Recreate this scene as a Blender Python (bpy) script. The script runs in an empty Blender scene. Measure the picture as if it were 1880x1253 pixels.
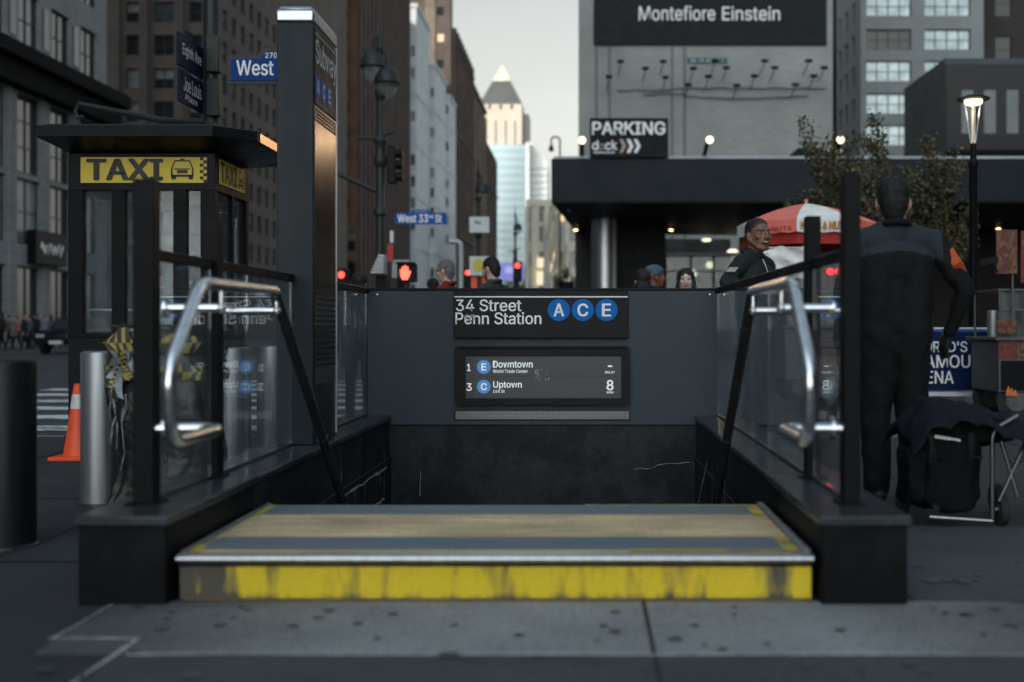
import bpy, bmesh, math, random
import numpy as np
from mathutils import Vector, Matrix, Euler
R = math.radians
SC = bpy.context.scene
COL = SC.collection

# ------------------------------------------------------------------ camera, sky, sun, exposure
F, CX, CY, H = 2130.0, 1075.0, 602.0, 0.93      # focal length in photo pixels, vanishing point, eye height
cam_d = bpy.data.cameras.new('camera'); cam = bpy.data.objects.new('camera', cam_d); COL.objects.link(cam)
cam.location = (0, 0, H); cam.rotation_euler = (R(90), 0, 0)
cam_d.sensor_width = 36; cam_d.lens = 36 * F / 1880
cam_d.shift_x = -(CX - 940) / 1880; cam_d.shift_y = -(626.5 - CY) / 1880
cam_d.clip_start = 0.05; cam_d.clip_end = 6000
cam_d.dof.use_dof = True; cam_d.dof.focus_distance = 8.3; cam_d.dof.aperture_fstop = 1.35
SC.camera = cam
SC.view_settings.view_transform = 'Standard'; SC.view_settings.look = 'None'
SC.view_settings.gamma = 1; SC.view_settings.exposure = EXPOSURE = 0.50
FLOODW = 120.0

SUN_EL, SUN_AZ = 24.0, 232.0                     # azimuth clockwise from +Y (the view direction)
W = bpy.data.worlds.new('World'); SC.world = W; W.use_nodes = True
nt = W.node_tree; bg = nt.nodes['Background']
sky = nt.nodes.new('ShaderNodeTexSky'); sky.sky_type = 'NISHITA'; sky.sun_disc = False
sky.sun_elevation = R(SUN_EL); sky.sun_rotation = R(SUN_AZ)
sky.air_density = 1.0; sky.dust_density = 1.0; sky.ozone_density = 1.2; sky.altitude = 0
hs = nt.nodes.new('ShaderNodeHueSaturation'); hs.inputs['Hue'].default_value = .474
# thin high overcast: the cloud veil is brighter overhead than at the horizon
wtc = nt.nodes.new('ShaderNodeTexCoord'); wsp = nt.nodes.new('ShaderNodeSeparateXYZ'); nt.links.new(wtc.outputs['Generated'], wsp.inputs[0])
wmr = nt.nodes.new('ShaderNodeMapRange'); wmr.inputs[1].default_value = .12; wmr.inputs[2].default_value = .75; wmr.inputs[3].default_value = .72; wmr.inputs[4].default_value = 1.05
nt.links.new(wsp.outputs[2], wmr.inputs[0])
wsa = nt.nodes.new('ShaderNodeMapRange'); wsa.inputs[1].default_value = .1; wsa.inputs[2].default_value = .8; wsa.inputs[3].default_value = .03; wsa.inputs[4].default_value = .62
nt.links.new(wsp.outputs[2], wsa.inputs[0]); nt.links.new(wsa.outputs[0], hs.inputs['Saturation'])
wno = nt.nodes.new('ShaderNodeTexNoise'); wno.inputs['Scale'].default_value = 2.2; wno.inputs['Detail'].default_value = 6
wmp = nt.nodes.new('ShaderNodeMapping'); wmp.inputs['Scale'].default_value = (1, 1, 4); nt.links.new(wtc.outputs['Generated'], wmp.inputs[0]); nt.links.new(wmp.outputs[0], wno.inputs['Vector'])
wm2 = nt.nodes.new('ShaderNodeMapRange'); wm2.inputs[1].default_value = .35; wm2.inputs[2].default_value = .65; wm2.inputs[3].default_value = .95; wm2.inputs[4].default_value = 1.05; nt.links.new(wno.outputs[0], wm2.inputs[0])
wdo = nt.nodes.new('ShaderNodeVectorMath'); wdo.operation = 'DOT_PRODUCT'; wdo.inputs[1].default_value = Vector((-.30, -.90, .40)).normalized(); nt.links.new(wtc.outputs['Generated'], wdo.inputs[0])
wcl = nt.nodes.new('ShaderNodeMapRange'); wcl.interpolation_type = 'SMOOTHSTEP'; wcl.inputs[1].default_value = .25; wcl.inputs[2].default_value = 1.0; wcl.inputs[3].default_value = 0; wcl.inputs[4].default_value = 1.5; nt.links.new(wdo.outputs['Value'], wcl.inputs[0])   # veil brightened behind the camera to add frontal light
wad = nt.nodes.new('ShaderNodeMath'); wad.operation = 'ADD'; nt.links.new(wmr.outputs[0], wad.inputs[0]); nt.links.new(wcl.outputs[0], wad.inputs[1])
wmu = nt.nodes.new('ShaderNodeMath'); wmu.operation = 'MULTIPLY'; nt.links.new(wad.outputs[0], wmu.inputs[0]); nt.links.new(wm2.outputs[0], wmu.inputs[1])
wsc = nt.nodes.new('ShaderNodeVectorMath'); wsc.operation = 'SCALE'; nt.links.new(hs.outputs[0], wsc.inputs[0]); nt.links.new(wmu.outputs[0], wsc.inputs['Scale'])
wti = nt.nodes.new('ShaderNodeMix'); wti.data_type = 'RGBA'; wti.inputs[6].default_value = (1.012, 1.0, .925, 1); wti.inputs[7].default_value = (1, 1, 1, 1); nt.links.new(wsp.outputs[2], wti.inputs[0])
wt2 = nt.nodes.new('ShaderNodeVectorMath'); wt2.operation = 'MULTIPLY'; nt.links.new(hs.outputs[0], wt2.inputs[0]); nt.links.new(wti.outputs[2], wt2.inputs[1]); nt.links.new(wt2.outputs[0], wsc.inputs[0])
nt.links.new(sky.outputs[0], hs.inputs['Color']); nt.links.new(wsc.outputs[0], bg.inputs[0])
bg.inputs[1].default_value = 0.15
sd = bpy.data.lights.new('sun', 'SUN'); sd.energy = 2.4; sd.angle = R(0.5); sd.color = (1, .87, .70)
sun = bpy.data.objects.new('sun', sd); COL.objects.link(sun)
_el, _az = R(SUN_EL), R(SUN_AZ)
sun_dir = Vector((math.sin(_az) * math.cos(_el), math.cos(_az) * math.cos(_el), math.sin(_el)))
sun.rotation_euler = sun_dir.to_track_quat('Z', 'Y').to_euler(); sun.location = (-20, -60, 80)

# ------------------------------------------------------------------ helpers
def X(px, D): return (px - CX) * D / F
def Z(py, D): return H - (py - CY) * D / F
def P(px, py, D): return Vector((X(px, D), D, Z(py, D)))
RND = random.Random(7)
ORG = {}                                          # world origin of every object built here

def tag(o, label=None, cat=None, group=None, kind=None):
    if label: o['label'] = label
    if cat: o['category'] = cat
    if group: o['group'] = group
    if kind: o['kind'] = kind
    return o
def thing(name, label, cat, loc=(0, 0, 0), group=None):
    o = bpy.data.objects.new(name, None); COL.objects.link(o); o.location = loc; o.empty_display_size = .1
    ORG[o.name] = Vector(loc)
    return tag(o, label, cat, group)
def copy_tree(o, parent=None):
    c = o.copy(); COL.objects.link(c); c.parent = parent
    for ch in list(o.children): copy_tree(ch, c)
    return c

# ------------------------------------------------------------------ materials
MATS = {}
def mat(name, col, rough=.6, metal=0., var=.25, scale=4., bump=0., bscale=60., spec=.5, emit=None, estr=1., aniso=None, coat=0.):
    if name in MATS: return MATS[name]
    m = bpy.data.materials.new(name); m.use_nodes = True; t = m.node_tree; b = t.nodes['Principled BSDF']
    b.inputs['Roughness'].default_value = rough; b.inputs['Metallic'].default_value = metal
    b.inputs['Specular IOR Level'].default_value = spec; b.inputs['Coat Weight'].default_value = coat
    tc = t.nodes.new('ShaderNodeTexCoord')
    if var > 0:
        n = t.nodes.new('ShaderNodeTexNoise'); n.inputs['Scale'].default_value = scale; n.inputs['Detail'].default_value = 6
        n.inputs['Roughness'].default_value = .65
        src = tc.outputs['Object']
        if aniso:
            mp = t.nodes.new('ShaderNodeMapping'); mp.inputs['Scale'].default_value = aniso
            t.links.new(src, mp.inputs[0]); src = mp.outputs[0]
        t.links.new(src, n.inputs['Vector'])
        r = t.nodes.new('ShaderNodeMapRange'); r.inputs[1].default_value = .3; r.inputs[2].default_value = .7
        r.inputs[3].default_value = 1 - var; r.inputs[4].default_value = 1 + var
        t.links.new(n.outputs[0], r.inputs[0])
        mx = t.nodes.new('ShaderNodeVectorMath'); mx.operation = 'SCALE'; mx.inputs[0].default_value = col
        t.links.new(r.outputs[0], mx.inputs['Scale']); t.links.new(mx.outputs[0], b.inputs['Base Color'])
        r2 = t.nodes.new('ShaderNodeMapRange'); r2.inputs[1].default_value = .3; r2.inputs[2].default_value = .7
        r2.inputs[3].default_value = max(.03, rough * .8); r2.inputs[4].default_value = min(1, rough * 1.2)
        t.links.new(n.outputs[0], r2.inputs[0]); t.links.new(r2.outputs[0], b.inputs['Roughness'])
    else:
        b.inputs['Base Color'].default_value = (*col, 1)
    if bump:
        n2 = t.nodes.new('ShaderNodeTexNoise'); n2.inputs['Scale'].default_value = bscale; n2.inputs['Detail'].default_value = 5
        t.links.new(tc.outputs['Object'], n2.inputs['Vector'])
        bp = t.nodes.new('ShaderNodeBump'); bp.inputs['Strength'].default_value = bump; bp.inputs['Distance'].default_value = .01
        t.links.new(n2.outputs[0], bp.inputs['Height']); t.links.new(bp.outputs[0], b.inputs['Normal'])
    if emit:
        b.inputs['Emission Color'].default_value = (*emit, 1); b.inputs['Emission Strength'].default_value = estr
    MATS[name] = m; return m
def nodes_of(m):
    t = m.node_tree; return t, t.nodes['Principled BSDF'], t.nodes.new, t.links.new
def two_tone(name, c1, c2, rough=.8, scale=3., lo=.45, hi=.55, detail=8, mapping=(1, 1, 1), bump=.2, bscale=80., fine=.25, metal=0., spec=.5, thr_scale=None):
    """worn surface: colour 1 shows through colour 2 where a noise mask is high, with fine grain over both"""
    if name in MATS: return MATS[name]
    m = bpy.data.materials.new(name); m.use_nodes = True; t, b, N, L = nodes_of(m)
    tc = N('ShaderNodeTexCoord'); mp = N('ShaderNodeMapping'); mp.inputs['Scale'].default_value = mapping; L(tc.outputs['Object'], mp.inputs[0])
    n = N('ShaderNodeTexNoise'); n.inputs['Scale'].default_value = scale; n.inputs['Detail'].default_value = detail; n.inputs['Roughness'].default_value = .62
    L(mp.outputs[0], n.inputs['Vector'])
    r = N('ShaderNodeMapRange'); r.inputs[1].default_value = lo; r.inputs[2].default_value = hi; L(n.outputs[0], r.inputs[0])
    mx = N('ShaderNodeMix'); mx.data_type = 'RGBA'; mx.inputs[6].default_value = (*c1, 1); mx.inputs[7].default_value = (*c2, 1); L(r.outputs[0], mx.inputs[0])
    n2 = N('ShaderNodeTexNoise'); n2.inputs['Scale'].default_value = bscale; n2.inputs['Detail'].default_value = 4; L(tc.outputs['Object'], n2.inputs['Vector'])
    r2 = N('ShaderNodeMapRange'); r2.inputs[1].default_value = .3; r2.inputs[2].default_value = .7; r2.inputs[3].default_value = 1 - fine; r2.inputs[4].default_value = 1 + fine
    L(n2.outputs[0], r2.inputs[0])
    sc = N('ShaderNodeVectorMath'); sc.operation = 'SCALE'; L(mx.outputs[2], sc.inputs[0]); L(r2.outputs[0], sc.inputs['Scale']); L(sc.outputs[0], b.inputs['Base Color'])
    bp = N('ShaderNodeBump'); bp.inputs['Strength'].default_value = bump; bp.inputs['Distance'].default_value = .004; L(n2.outputs[0], bp.inputs['Height']); L(bp.outputs[0], b.inputs['Normal'])
    b.inputs['Roughness'].default_value = rough; b.inputs['Metallic'].default_value = metal; b.inputs['Specular IOR Level'].default_value = spec
    MATS[name] = m; return m
def brick(name, c1, c2, mortar, scale=1.0, rough=.9, bw=.4, bh=.13, spots=.25):
    if name in MATS: return MATS[name]
    m = bpy.data.materials.new(name); m.use_nodes = True; t, b, N, L = nodes_of(m)
    tc = N('ShaderNodeTexCoord'); ge = N('ShaderNodeNewGeometry')
    sp = N('ShaderNodeSeparateXYZ'); L(tc.outputs['Object'], sp.inputs[0])
    ad = N('ShaderNodeMath'); ad.operation = 'ADD'; L(sp.outputs[0], ad.inputs[0]); L(sp.outputs[1], ad.inputs[1])
    cb = N('ShaderNodeCombineXYZ'); L(ad.outputs[0], cb.inputs[0]); L(sp.outputs[2], cb.inputs[1])
    k = N('ShaderNodeTexBrick'); k.inputs['Scale'].default_value = scale; k.inputs['Brick Width'].default_value = bw; k.inputs['Row Height'].default_value = bh
    k.inputs['Mortar Size'].default_value = .012; k.inputs['Color1'].default_value = (*c1, 1); k.inputs['Color2'].default_value = (*c2, 1); k.inputs['Mortar'].default_value = (*mortar, 1)
    L(cb.outputs[0], k.inputs['Vector'])
    n = N('ShaderNodeTexNoise'); n.inputs['Scale'].default_value = .35; n.inputs['Detail'].default_value = 8; n.inputs['Roughness'].default_value = .7; L(tc.outputs['Object'], n.inputs['Vector'])
    r = N('ShaderNodeMapRange'); r.inputs[1].default_value = .3; r.inputs[2].default_value = .7; r.inputs[3].default_value = 1 - spots; r.inputs[4].default_value = 1 + spots; L(n.outputs[0], r.inputs[0])
    s = N('ShaderNodeVectorMath'); s.operation = 'SCALE'; L(k.outputs[0], s.inputs[0]); L(r.outputs[0], s.inputs['Scale']); L(s.outputs[0], b.inputs['Base Color'])
    b.inputs['Roughness'].default_value = rough
    MATS[name] = m; return m
def emis(name, col, strength):
    return mat(name, (.02, .02, .02), rough=.4, var=0, emit=col, estr=strength)
def glass(name, tint=(.86, .92, .93), dust=.05, ior=1.5, dcol=(.5, .52, .52)):
    if name in MATS: return MATS[name]
    m = bpy.data.materials.new(name); m.use_nodes = True; t, b, N, L = nodes_of(m); t.nodes.remove(b)
    out = t.nodes['Material Output']
    tr = N('ShaderNodeBsdfTransparent'); tr.inputs[0].default_value = (*tint, 1)
    gl = N('ShaderNodeBsdfGlossy'); gl.inputs['Roughness'].default_value = .012; gl.inputs[0].default_value = (.95, .97, 1, 1)
    fr = N('ShaderNodeFresnel'); ge = N('ShaderNodeNewGeometry'); im = N('ShaderNodeMapRange'); im.inputs[3].default_value = ior; im.inputs[4].default_value = 1 / ior   # thin pane: same reflectance from both sides
    L(ge.outputs['Backfacing'], im.inputs[0]); L(im.outputs[0], fr.inputs[0])
    m1 = N('ShaderNodeMixShader'); L(fr.outputs[0], m1.inputs[0]); L(tr.outputs[0], m1.inputs[1]); L(gl.outputs[0], m1.inputs[2])
    df = N('ShaderNodeBsdfDiffuse'); df.inputs[0].default_value = (*dcol, 1)
    tc = N('ShaderNodeTexCoord'); n = N('ShaderNodeTexNoise'); n.inputs['Scale'].default_value = 9; n.inputs['Detail'].default_value = 9; n.inputs['Roughness'].default_value = .75
    mp = N('ShaderNodeMapping'); mp.inputs['Scale'].default_value = (1, 1, .35); L(tc.outputs['Object'], mp.inputs[0]); L(mp.outputs[0], n.inputs['Vector'])
    r = N('ShaderNodeMapRange'); r.inputs[1].default_value = .4; r.inputs[2].default_value = .75; r.inputs[3].default_value = dust * .35; r.inputs[4].default_value = dust * 2.2; L(n.outputs[0], r.inputs[0])
    m2 = N('ShaderNodeMixShader'); L(r.outputs[0], m2.inputs[0]); L(m1.outputs[0], m2.inputs[1]); L(df.outputs[0], m2.inputs[2]); L(m2.outputs[0], out.inputs[0])
    MATS[name] = m; return m
def checker(name, c1, c2, scale, rough=.5, worn=.3):
    m = bpy.data.materials.new(name); m.use_nodes = True; t, b, N, L = nodes_of(m)
    tc = N('ShaderNodeTexCoord'); mp = N('ShaderNodeMapping'); mp.inputs['Scale'].default_value = scale; L(tc.outputs['UV'], mp.inputs[0])
    k = N('ShaderNodeTexChecker'); k.inputs['Scale'].default_value = 1; k.inputs[1].default_value = (*c1, 1); k.inputs[2].default_value = (*c2, 1); L(mp.outputs[0], k.inputs[0])
    n = N('ShaderNodeTexNoise'); n.inputs['Scale'].default_value = 30; n.inputs['Detail'].default_value = 6; L(tc.outputs['Object'], n.inputs['Vector'])
    r = N('ShaderNodeMapRange'); r.inputs[1].default_value = .3; r.inputs[2].default_value = .7; r.inputs[3].default_value = 1 - worn; r.inputs[4].default_value = 1 + worn; L(n.outputs[0], r.inputs[0])
    s = N('ShaderNodeVectorMath'); s.operation = 'SCALE'; L(k.outputs[0], s.inputs[0]); L(r.outputs[0], s.inputs['Scale']); L(s.outputs[0], b.inputs['Base Color'])
    b.inputs['Roughness'].default_value = rough; MATS[name] = m; return m
def picture(name, cols, scale=6., rough=.35):
    """printed food picture: soft blobs of the given colours"""
    m = bpy.data.materials.new(name); m.use_nodes = True; t, b, N, L = nodes_of(m)
    tc = N('ShaderNodeTexCoord'); n = N('ShaderNodeTexNoise'); n.inputs['Scale'].default_value = scale; n.inputs['Detail'].default_value = 3; n.inputs['Distortion'].default_value = 2.2
    L(tc.outputs['Object'], n.inputs['Vector'])
    cr = N('ShaderNodeValToRGB'); e = cr.color_ramp.elements
    while len(e) < len(cols): e.new(.5)
    for i, c in enumerate(cols): e[i].position = .3 + .4 * i / (len(cols) - 1); e[i].color = (*c, 1)
    L(n.outputs[0], cr.inputs[0]); L(cr.outputs[0], b.inputs['Base Color']); b.inputs['Roughness'].default_value = rough
    MATS[name] = m; return m

# ------------------------------------------------------------------ mesh builder
class G:
    def __init__(s): s.v = []; s.f = []; s.mi = []; s.mats = []; s.uv = {}
    def m(s, mt):
        if mt not in s.mats: s.mats.append(mt)
        return s.mats.index(mt)
    def add(s, vs, fs, mt):
        o = len(s.v); k = s.m(mt)
        s.v += [tuple(v) for v in vs]
        for f in fs: s.f.append([i + o for i in f]); s.mi.append(k)
        return s
    def box(s, x0, x1, y0, y1, z0, z1, mt):
        return s.add([(x0, y0, z0), (x1, y0, z0), (x1, y1, z0), (x0, y1, z0), (x0, y0, z1), (x1, y0, z1), (x1, y1, z1), (x0, y1, z1)],
                     [(3, 2, 1, 0), (4, 5, 6, 7), (0, 1, 5, 4), (1, 2, 6, 5), (2, 3, 7, 6), (3, 0, 4, 7)], mt)
    def obox(s, c, ax, ay, az, mt):           # oriented box: centre and three half-axis vectors
        c, ax, ay, az = map(Vector, (c, ax, ay, az))
        vs = [c + sx * ax + sy * ay + sz * az for sz in (-1, 1) for sx, sy in ((-1, -1), (1, -1), (1, 1), (-1, 1))]
        return s.add(vs, [(3, 2, 1, 0), (4, 5, 6, 7), (0, 1, 5, 4), (1, 2, 6, 5), (2, 3, 7, 6), (3, 0, 4, 7)], mt)
    def poly(s, pts, mt): return s.add(pts, [tuple(range(len(pts)))], mt)
    def prism(s, pts, d, mt):                 # planar outline extruded by vector d
        n = len(pts); d = Vector(d); a = [Vector(p) for p in pts]
        fs = [tuple(range(n))[::-1], tuple(range(n, 2 * n))] + [(i, (i + 1) % n, n + (i + 1) % n, n + i) for i in range(n)]
        return s.add(a + [p + d for p in a], fs, mt)
    def tube(s, path, r, mt, n=12, caps=True):
        path = [Vector(p) for p in path]; rr = r if isinstance(r, (list, tuple)) else [r] * len(path)
        T = []
        for i in range(len(path)):
            a = path[max(i - 1, 0)]; b = path[min(i + 1, len(path) - 1)]; T.append((b - a).normalized())
        up = Vector((0, 0, 1)) if abs(T[0].z) < .9 else Vector((1, 0, 0))
        nrm = T[0].cross(up).normalized(); vs = []
        for i, p in enumerate(path):
            nrm = (nrm - T[i] * nrm.dot(T[i])).normalized(); bi = T[i].cross(nrm)
            k = 1.0
            if 0 < i < len(path) - 1:
                c = (path[i] - path[i - 1]).normalized().dot((path[i + 1] - path[i]).normalized()); k = 1 / max(.5, math.sqrt(max(.05, (1 + c) / 2)))
            for j in range(n):
                a = 2 * math.pi * j / n; vs.append(p + (nrm * math.cos(a) + bi * math.sin(a)) * rr[i] * (k if k < 1.05 else 1))
        fs = [(i * n + j, i * n + (j + 1) % n, (i + 1) * n + (j + 1) % n, (i + 1) * n + j) for i in range(len(path) - 1) for j in range(n)]
        if caps: fs += [tuple(range(n))[::-1], tuple(range((len(path) - 1) * n, len(path) * n))]
        return s.add(vs, fs, mt)
    def lathe(s, c, prof, mt, n=24, axis='Z', cap=True):
        c = Vector(c); vs = []
        for r, h in prof:
            for j in range(n):
                a = 2 * math.pi * j / n; x, y = r * math.cos(a), r * math.sin(a)
                vs.append(c + (Vector((x, y, h)) if axis == 'Z' else Vector((x, h, y)) if axis == 'Y' else Vector((h, x, y))))
        fs = [(i * n + j, i * n + (j + 1) % n, (i + 1) * n + (j + 1) % n, (i + 1) * n + j) for i in range(len(prof) - 1) for j in range(n)]
        if cap: fs += [tuple(range(n))[::-1], tuple(range((len(prof) - 1) * n, len(prof) * n))]
        return s.add(vs, fs, mt)
    def ball(s, c, r, mt, n=14):
        r = (r, r, r) if isinstance(r, (int, float)) else tuple(r); c = Vector(c)
        vs = []; m2 = max(6, n // 2)
        for i in range(m2 + 1):
            t = math.pi * i / m2
            for j in range(n):
                a = 2 * math.pi * j / n; vs.append(c + Vector((r[0] * math.sin(t) * math.cos(a), r[1] * math.sin(t) * math.sin(a), r[2] * math.cos(t))))
        return s.add(vs, [(i * n + j, (i + 1) * n + j, (i + 1) * n + (j + 1) % n, i * n + (j + 1) % n) for i in range(m2) for j in range(n)], mt)
    def disc(s, c, r, u, v, mt, n=28):
        c, u, v = map(Vector, (c, u, v))
        return s.poly([c + r * (u * math.cos(2 * math.pi * i / n) + v * math.sin(2 * math.pi * i / n)) for i in range(n)], mt)
    def strip(s, pts, w, nrm, mt):            # thin flat ribbon along a polyline, lying in the plane with normal nrm
        pts = [Vector(p) for p in pts]; nrm = Vector(nrm); L = []
        for i, p in enumerate(pts):
            t = (pts[min(i + 1, len(pts) - 1)] - pts[max(i - 1, 0)]).normalized(); side = t.cross(nrm).normalized()
            ww = w * (.4 + RND.random()); L += [p + side * ww / 2, p - side * ww / 2]
        return s.add(L, [(2 * i, 2 * i + 1, 2 * i + 3, 2 * i + 2) for i in range(len(pts) - 1)], mt)
    def text(s, body, o, u, v, mt, bold=.0, depth=0.):
        vs, fs = text_mesh(body, bold); o, u, v = map(Vector, (o, u, v))
        w = u.cross(v).normalized() * .00012
        return s.add([o + u * a + v * b + w * c for a, b, c in vs], fs, mt)
    def build(s, name, parent=None, loc=None, smooth=35, bevel=0, uv=None):
        org = ORG[parent.name] if parent is not None else Vector(loc or (0, 0, 0))
        if parent is not None and loc is not None: org = Vector(loc)
        me = bpy.data.meshes.new(name)
        me.from_pydata([tuple(Vector(v) - org) for v in s.v], [], s.f)
        for m_ in s.mats: me.materials.append(m_)
        me.polygons.foreach_set('material_index', s.mi)
        if smooth:
            me.polygons.foreach_set('use_smooth', [True] * len(s.f)); me.update(); me.set_sharp_from_angle(angle=R(smooth))
        if uv is not None:
            l = me.uv_layers.new(name='UVMap')
            for lp in me.loops: l.data[lp.index].uv = uv[lp.vertex_index]
        me.update()
        o = bpy.data.objects.new(name, me); COL.objects.link(o)
        if parent is not None:
            o.parent = parent; o.location = org - ORG[parent.name]
        else: o.location = org
        ORG[o.name] = org
        if bevel:
            b = o.modifiers.new('bevel', 'BEVEL'); b.width = bevel; b.segments = 2; b.limit_method = 'ANGLE'; b.angle_limit = R(40)
        return o

try:
    import os
    _fp = os.path.join(bpy.utils.system_resource('DATAFILES', path='fonts'), 'Inter.woff2')
    FONT = bpy.data.fonts.load(_fp)
except Exception:
    FONT = None
TXT = {}
def text_mesh(body, bold):
    k = (body, bold)
    if k in TXT: return TXT[k]
    cu = bpy.data.curves.new('lettering', 'FONT'); cu.body = body; cu.resolution_u = 4
    if FONT: cu.font = FONT
    ob = bpy.data.objects.new('lettering', cu); COL.objects.link(ob)
    dg = bpy.context.evaluated_depsgraph_get(); dg.update()
    me = bpy.data.meshes.new_from_object(ob.evaluated_get(dg))
    v0 = np.array([v.co[:2] for v in me.vertices]); f0 = [tuple(q.vertices) for q in me.polygons]
    bpy.data.objects.remove(ob); bpy.data.curves.remove(cu); bpy.data.meshes.remove(me)
    vs, fs, n = [], [], len(v0); sh = [(0, 0)] + ([(1, 0), (-1, 0), (0, .6), (0, -.6), (.7, .5), (-.7, .5), (.7, -.5), (-.7, -.5)] if bold > 0 else [])
    for i, (dx, dy) in enumerate(sh):               # heavier strokes: shifted layers a hair apart in depth
        vs.append(np.column_stack([v0 + np.array([dx, dy]) * bold, np.full(n, i)])); fs += [tuple(j + i * n for j in f) for f in f0]
    vs = np.vstack(vs); lo, hi = vs.min(0), vs.max(0); vs[:, :2] = (vs[:, :2] - lo[:2]) / (hi - lo)[:2]
    TXT[k] = ([tuple(map(float, v)) for v in vs], fs); return TXT[k]
def ptext(g, body, x0, x1, ytop, ybot, D, mt, bold=.0):     # upright lettering facing the street, filling the box given in photo pixels at depth D
    a = P(x0, ybot, D); g.text(body, a, (X(x1, D) - a.x, 0, 0), (0, 0, Z(ytop, D) - a.z), mt, bold)
# ------------------------------------------------------------------ common materials
WHITE = mat('white_paint', (.72, .74, .75), .5, var=.1, scale=20)
LETTER = mat('white_lettering', (.88, .90, .90), .5, var=.06, scale=30)
BLACKP = mat('black_paint', (.005, .0065, .008), .5, var=.25, scale=6, bump=.05, spec=.12)
BLACKM = mat('dark_metal', (.0075, .010, .0125), .48, var=.25, scale=5, bump=.04, spec=.14)
STEEL = mat('stainless_steel', (.78, .80, .82), .20, 1, var=.15, scale=14, aniso=(1, 1, 6))
STEELB = mat('brushed_steel', (.50, .52, .54), .36, 1, var=.22, scale=6, aniso=(8, 8, .35))
DSTEEL = mat('dark_steel', (.10, .105, .11), .34, .8, var=.3, scale=10)
GRANITE = two_tone('polished_granite', (.020, .025, .029), (.062, .072, .078), rough=.26, spec=.4, scale=2.2, lo=.42, hi=.75, bump=.03, bscale=160, fine=.45)
BLOCK = two_tone('black_granite', (.0045, .0055, .007), (.009, .011, .013), rough=.5, scale=3, bump=.05, bscale=120, fine=.35, spec=.10)
WELL = two_tone('painted_block', (.009, .012, .015), (.020, .025, .030), spec=.25, rough=.6, scale=2.5, bump=.35, bscale=26, fine=.25)
PANEL = two_tone('slate_painted_metal', (.031, .044, .056), (.040, .056, .070), rough=.5, scale=1.6, lo=.3, hi=.7, mapping=(1, 1, .4), bump=.05, bscale=260, fine=.10, spec=.3)
CREAMCRACK = mat('white_salt_crust', (.34, .38, .41), .9, var=.5, scale=25)
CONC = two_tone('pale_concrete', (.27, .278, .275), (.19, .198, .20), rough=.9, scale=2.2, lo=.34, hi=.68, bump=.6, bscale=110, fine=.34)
CONC2 = two_tone('grey_concrete', (.062, .066, .071), (.040, .043, .047), rough=.9, scale=1.9, lo=.34, hi=.68, bump=.6, bscale=100, fine=.34)
# edge darkening painted into the slab colour, away from the middle of the step
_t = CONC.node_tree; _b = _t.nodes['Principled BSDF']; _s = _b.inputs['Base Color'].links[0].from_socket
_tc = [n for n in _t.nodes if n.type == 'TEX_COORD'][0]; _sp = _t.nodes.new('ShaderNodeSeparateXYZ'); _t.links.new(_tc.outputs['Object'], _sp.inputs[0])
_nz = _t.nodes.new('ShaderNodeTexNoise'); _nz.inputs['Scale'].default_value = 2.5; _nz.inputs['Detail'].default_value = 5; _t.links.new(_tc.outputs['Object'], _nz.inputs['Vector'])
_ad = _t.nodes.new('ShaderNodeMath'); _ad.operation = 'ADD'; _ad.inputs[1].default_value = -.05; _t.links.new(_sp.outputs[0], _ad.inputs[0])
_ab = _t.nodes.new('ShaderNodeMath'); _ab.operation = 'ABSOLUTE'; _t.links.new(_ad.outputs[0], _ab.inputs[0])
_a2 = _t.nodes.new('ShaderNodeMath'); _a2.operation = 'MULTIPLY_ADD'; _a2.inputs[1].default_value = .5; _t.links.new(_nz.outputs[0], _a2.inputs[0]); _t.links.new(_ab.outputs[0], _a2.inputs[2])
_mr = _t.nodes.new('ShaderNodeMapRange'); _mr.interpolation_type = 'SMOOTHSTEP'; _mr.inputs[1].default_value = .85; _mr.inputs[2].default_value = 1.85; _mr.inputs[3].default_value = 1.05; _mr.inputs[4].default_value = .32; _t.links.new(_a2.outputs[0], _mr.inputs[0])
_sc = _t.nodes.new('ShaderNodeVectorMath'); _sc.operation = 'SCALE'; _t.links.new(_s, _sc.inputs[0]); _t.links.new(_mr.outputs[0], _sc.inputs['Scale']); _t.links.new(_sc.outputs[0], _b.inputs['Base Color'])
PAVE = two_tone('dark_paving', (.031, .034, .038), (.020, .022, .026), rough=.88, scale=1.1, lo=.35, hi=.65, bump=.4, bscale=70, fine=.3)
ASPH = two_tone('asphalt', (.050, .052, .056), (.036, .038, .042), rough=.85, scale=1.2, bump=.5, bscale=120, fine=.35)
GUM = mat('old_chewing_gum', (.07, .074, .076), .8, var=.3, scale=40)

# ------------------------------------------------------------------ ground, roads, pavement
def struct(g, name, **k): return tag(g.build(name, **k), kind='structure')
wx0, wx1, wy0, wy1 = -1.395, .783, 5.02, 8.36          # stairwell opening
g = G()
BX, BY = 2500, 4000
for a, b, c, d in ((-4.2, 14, -40, wy0), (-4.2, wx0, wy0, wy1), (wx1, 14, wy0, wy1), (-4.2, 14, wy1, 9.9), (-9.5, -4.2, -40, 9.9), (3.0, 14, 9.9, 20)):
    g.add([(a, c, 0), (b, c, 0), (b, d, 0), (a, d, 0)], [(0, 1, 2, 3)], PAVE)
struct(g, 'pavement', smooth=0)
g = G(); z = -.13                                        # everything beyond is the roadway and the city floor
for a, b, c, d in ((-9.5, 14, 20, BY), (-BX, -9.5, -600, BY), (14, BX, -600, BY), (-9.5, 14, -600, -40), (-9.5, 3.0, 9.9, 20)):
    g.add([(a, c, z), (b, c, z), (b, d, z), (a, d, z)], [(0, 1, 2, 3)], ASPH)
struct(g, 'road', smooth=0)
KERB = two_tone('granite_kerb', (.22, .225, .23), (.15, .155, .16), rough=.8, scale=4, bump=.3)
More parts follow.
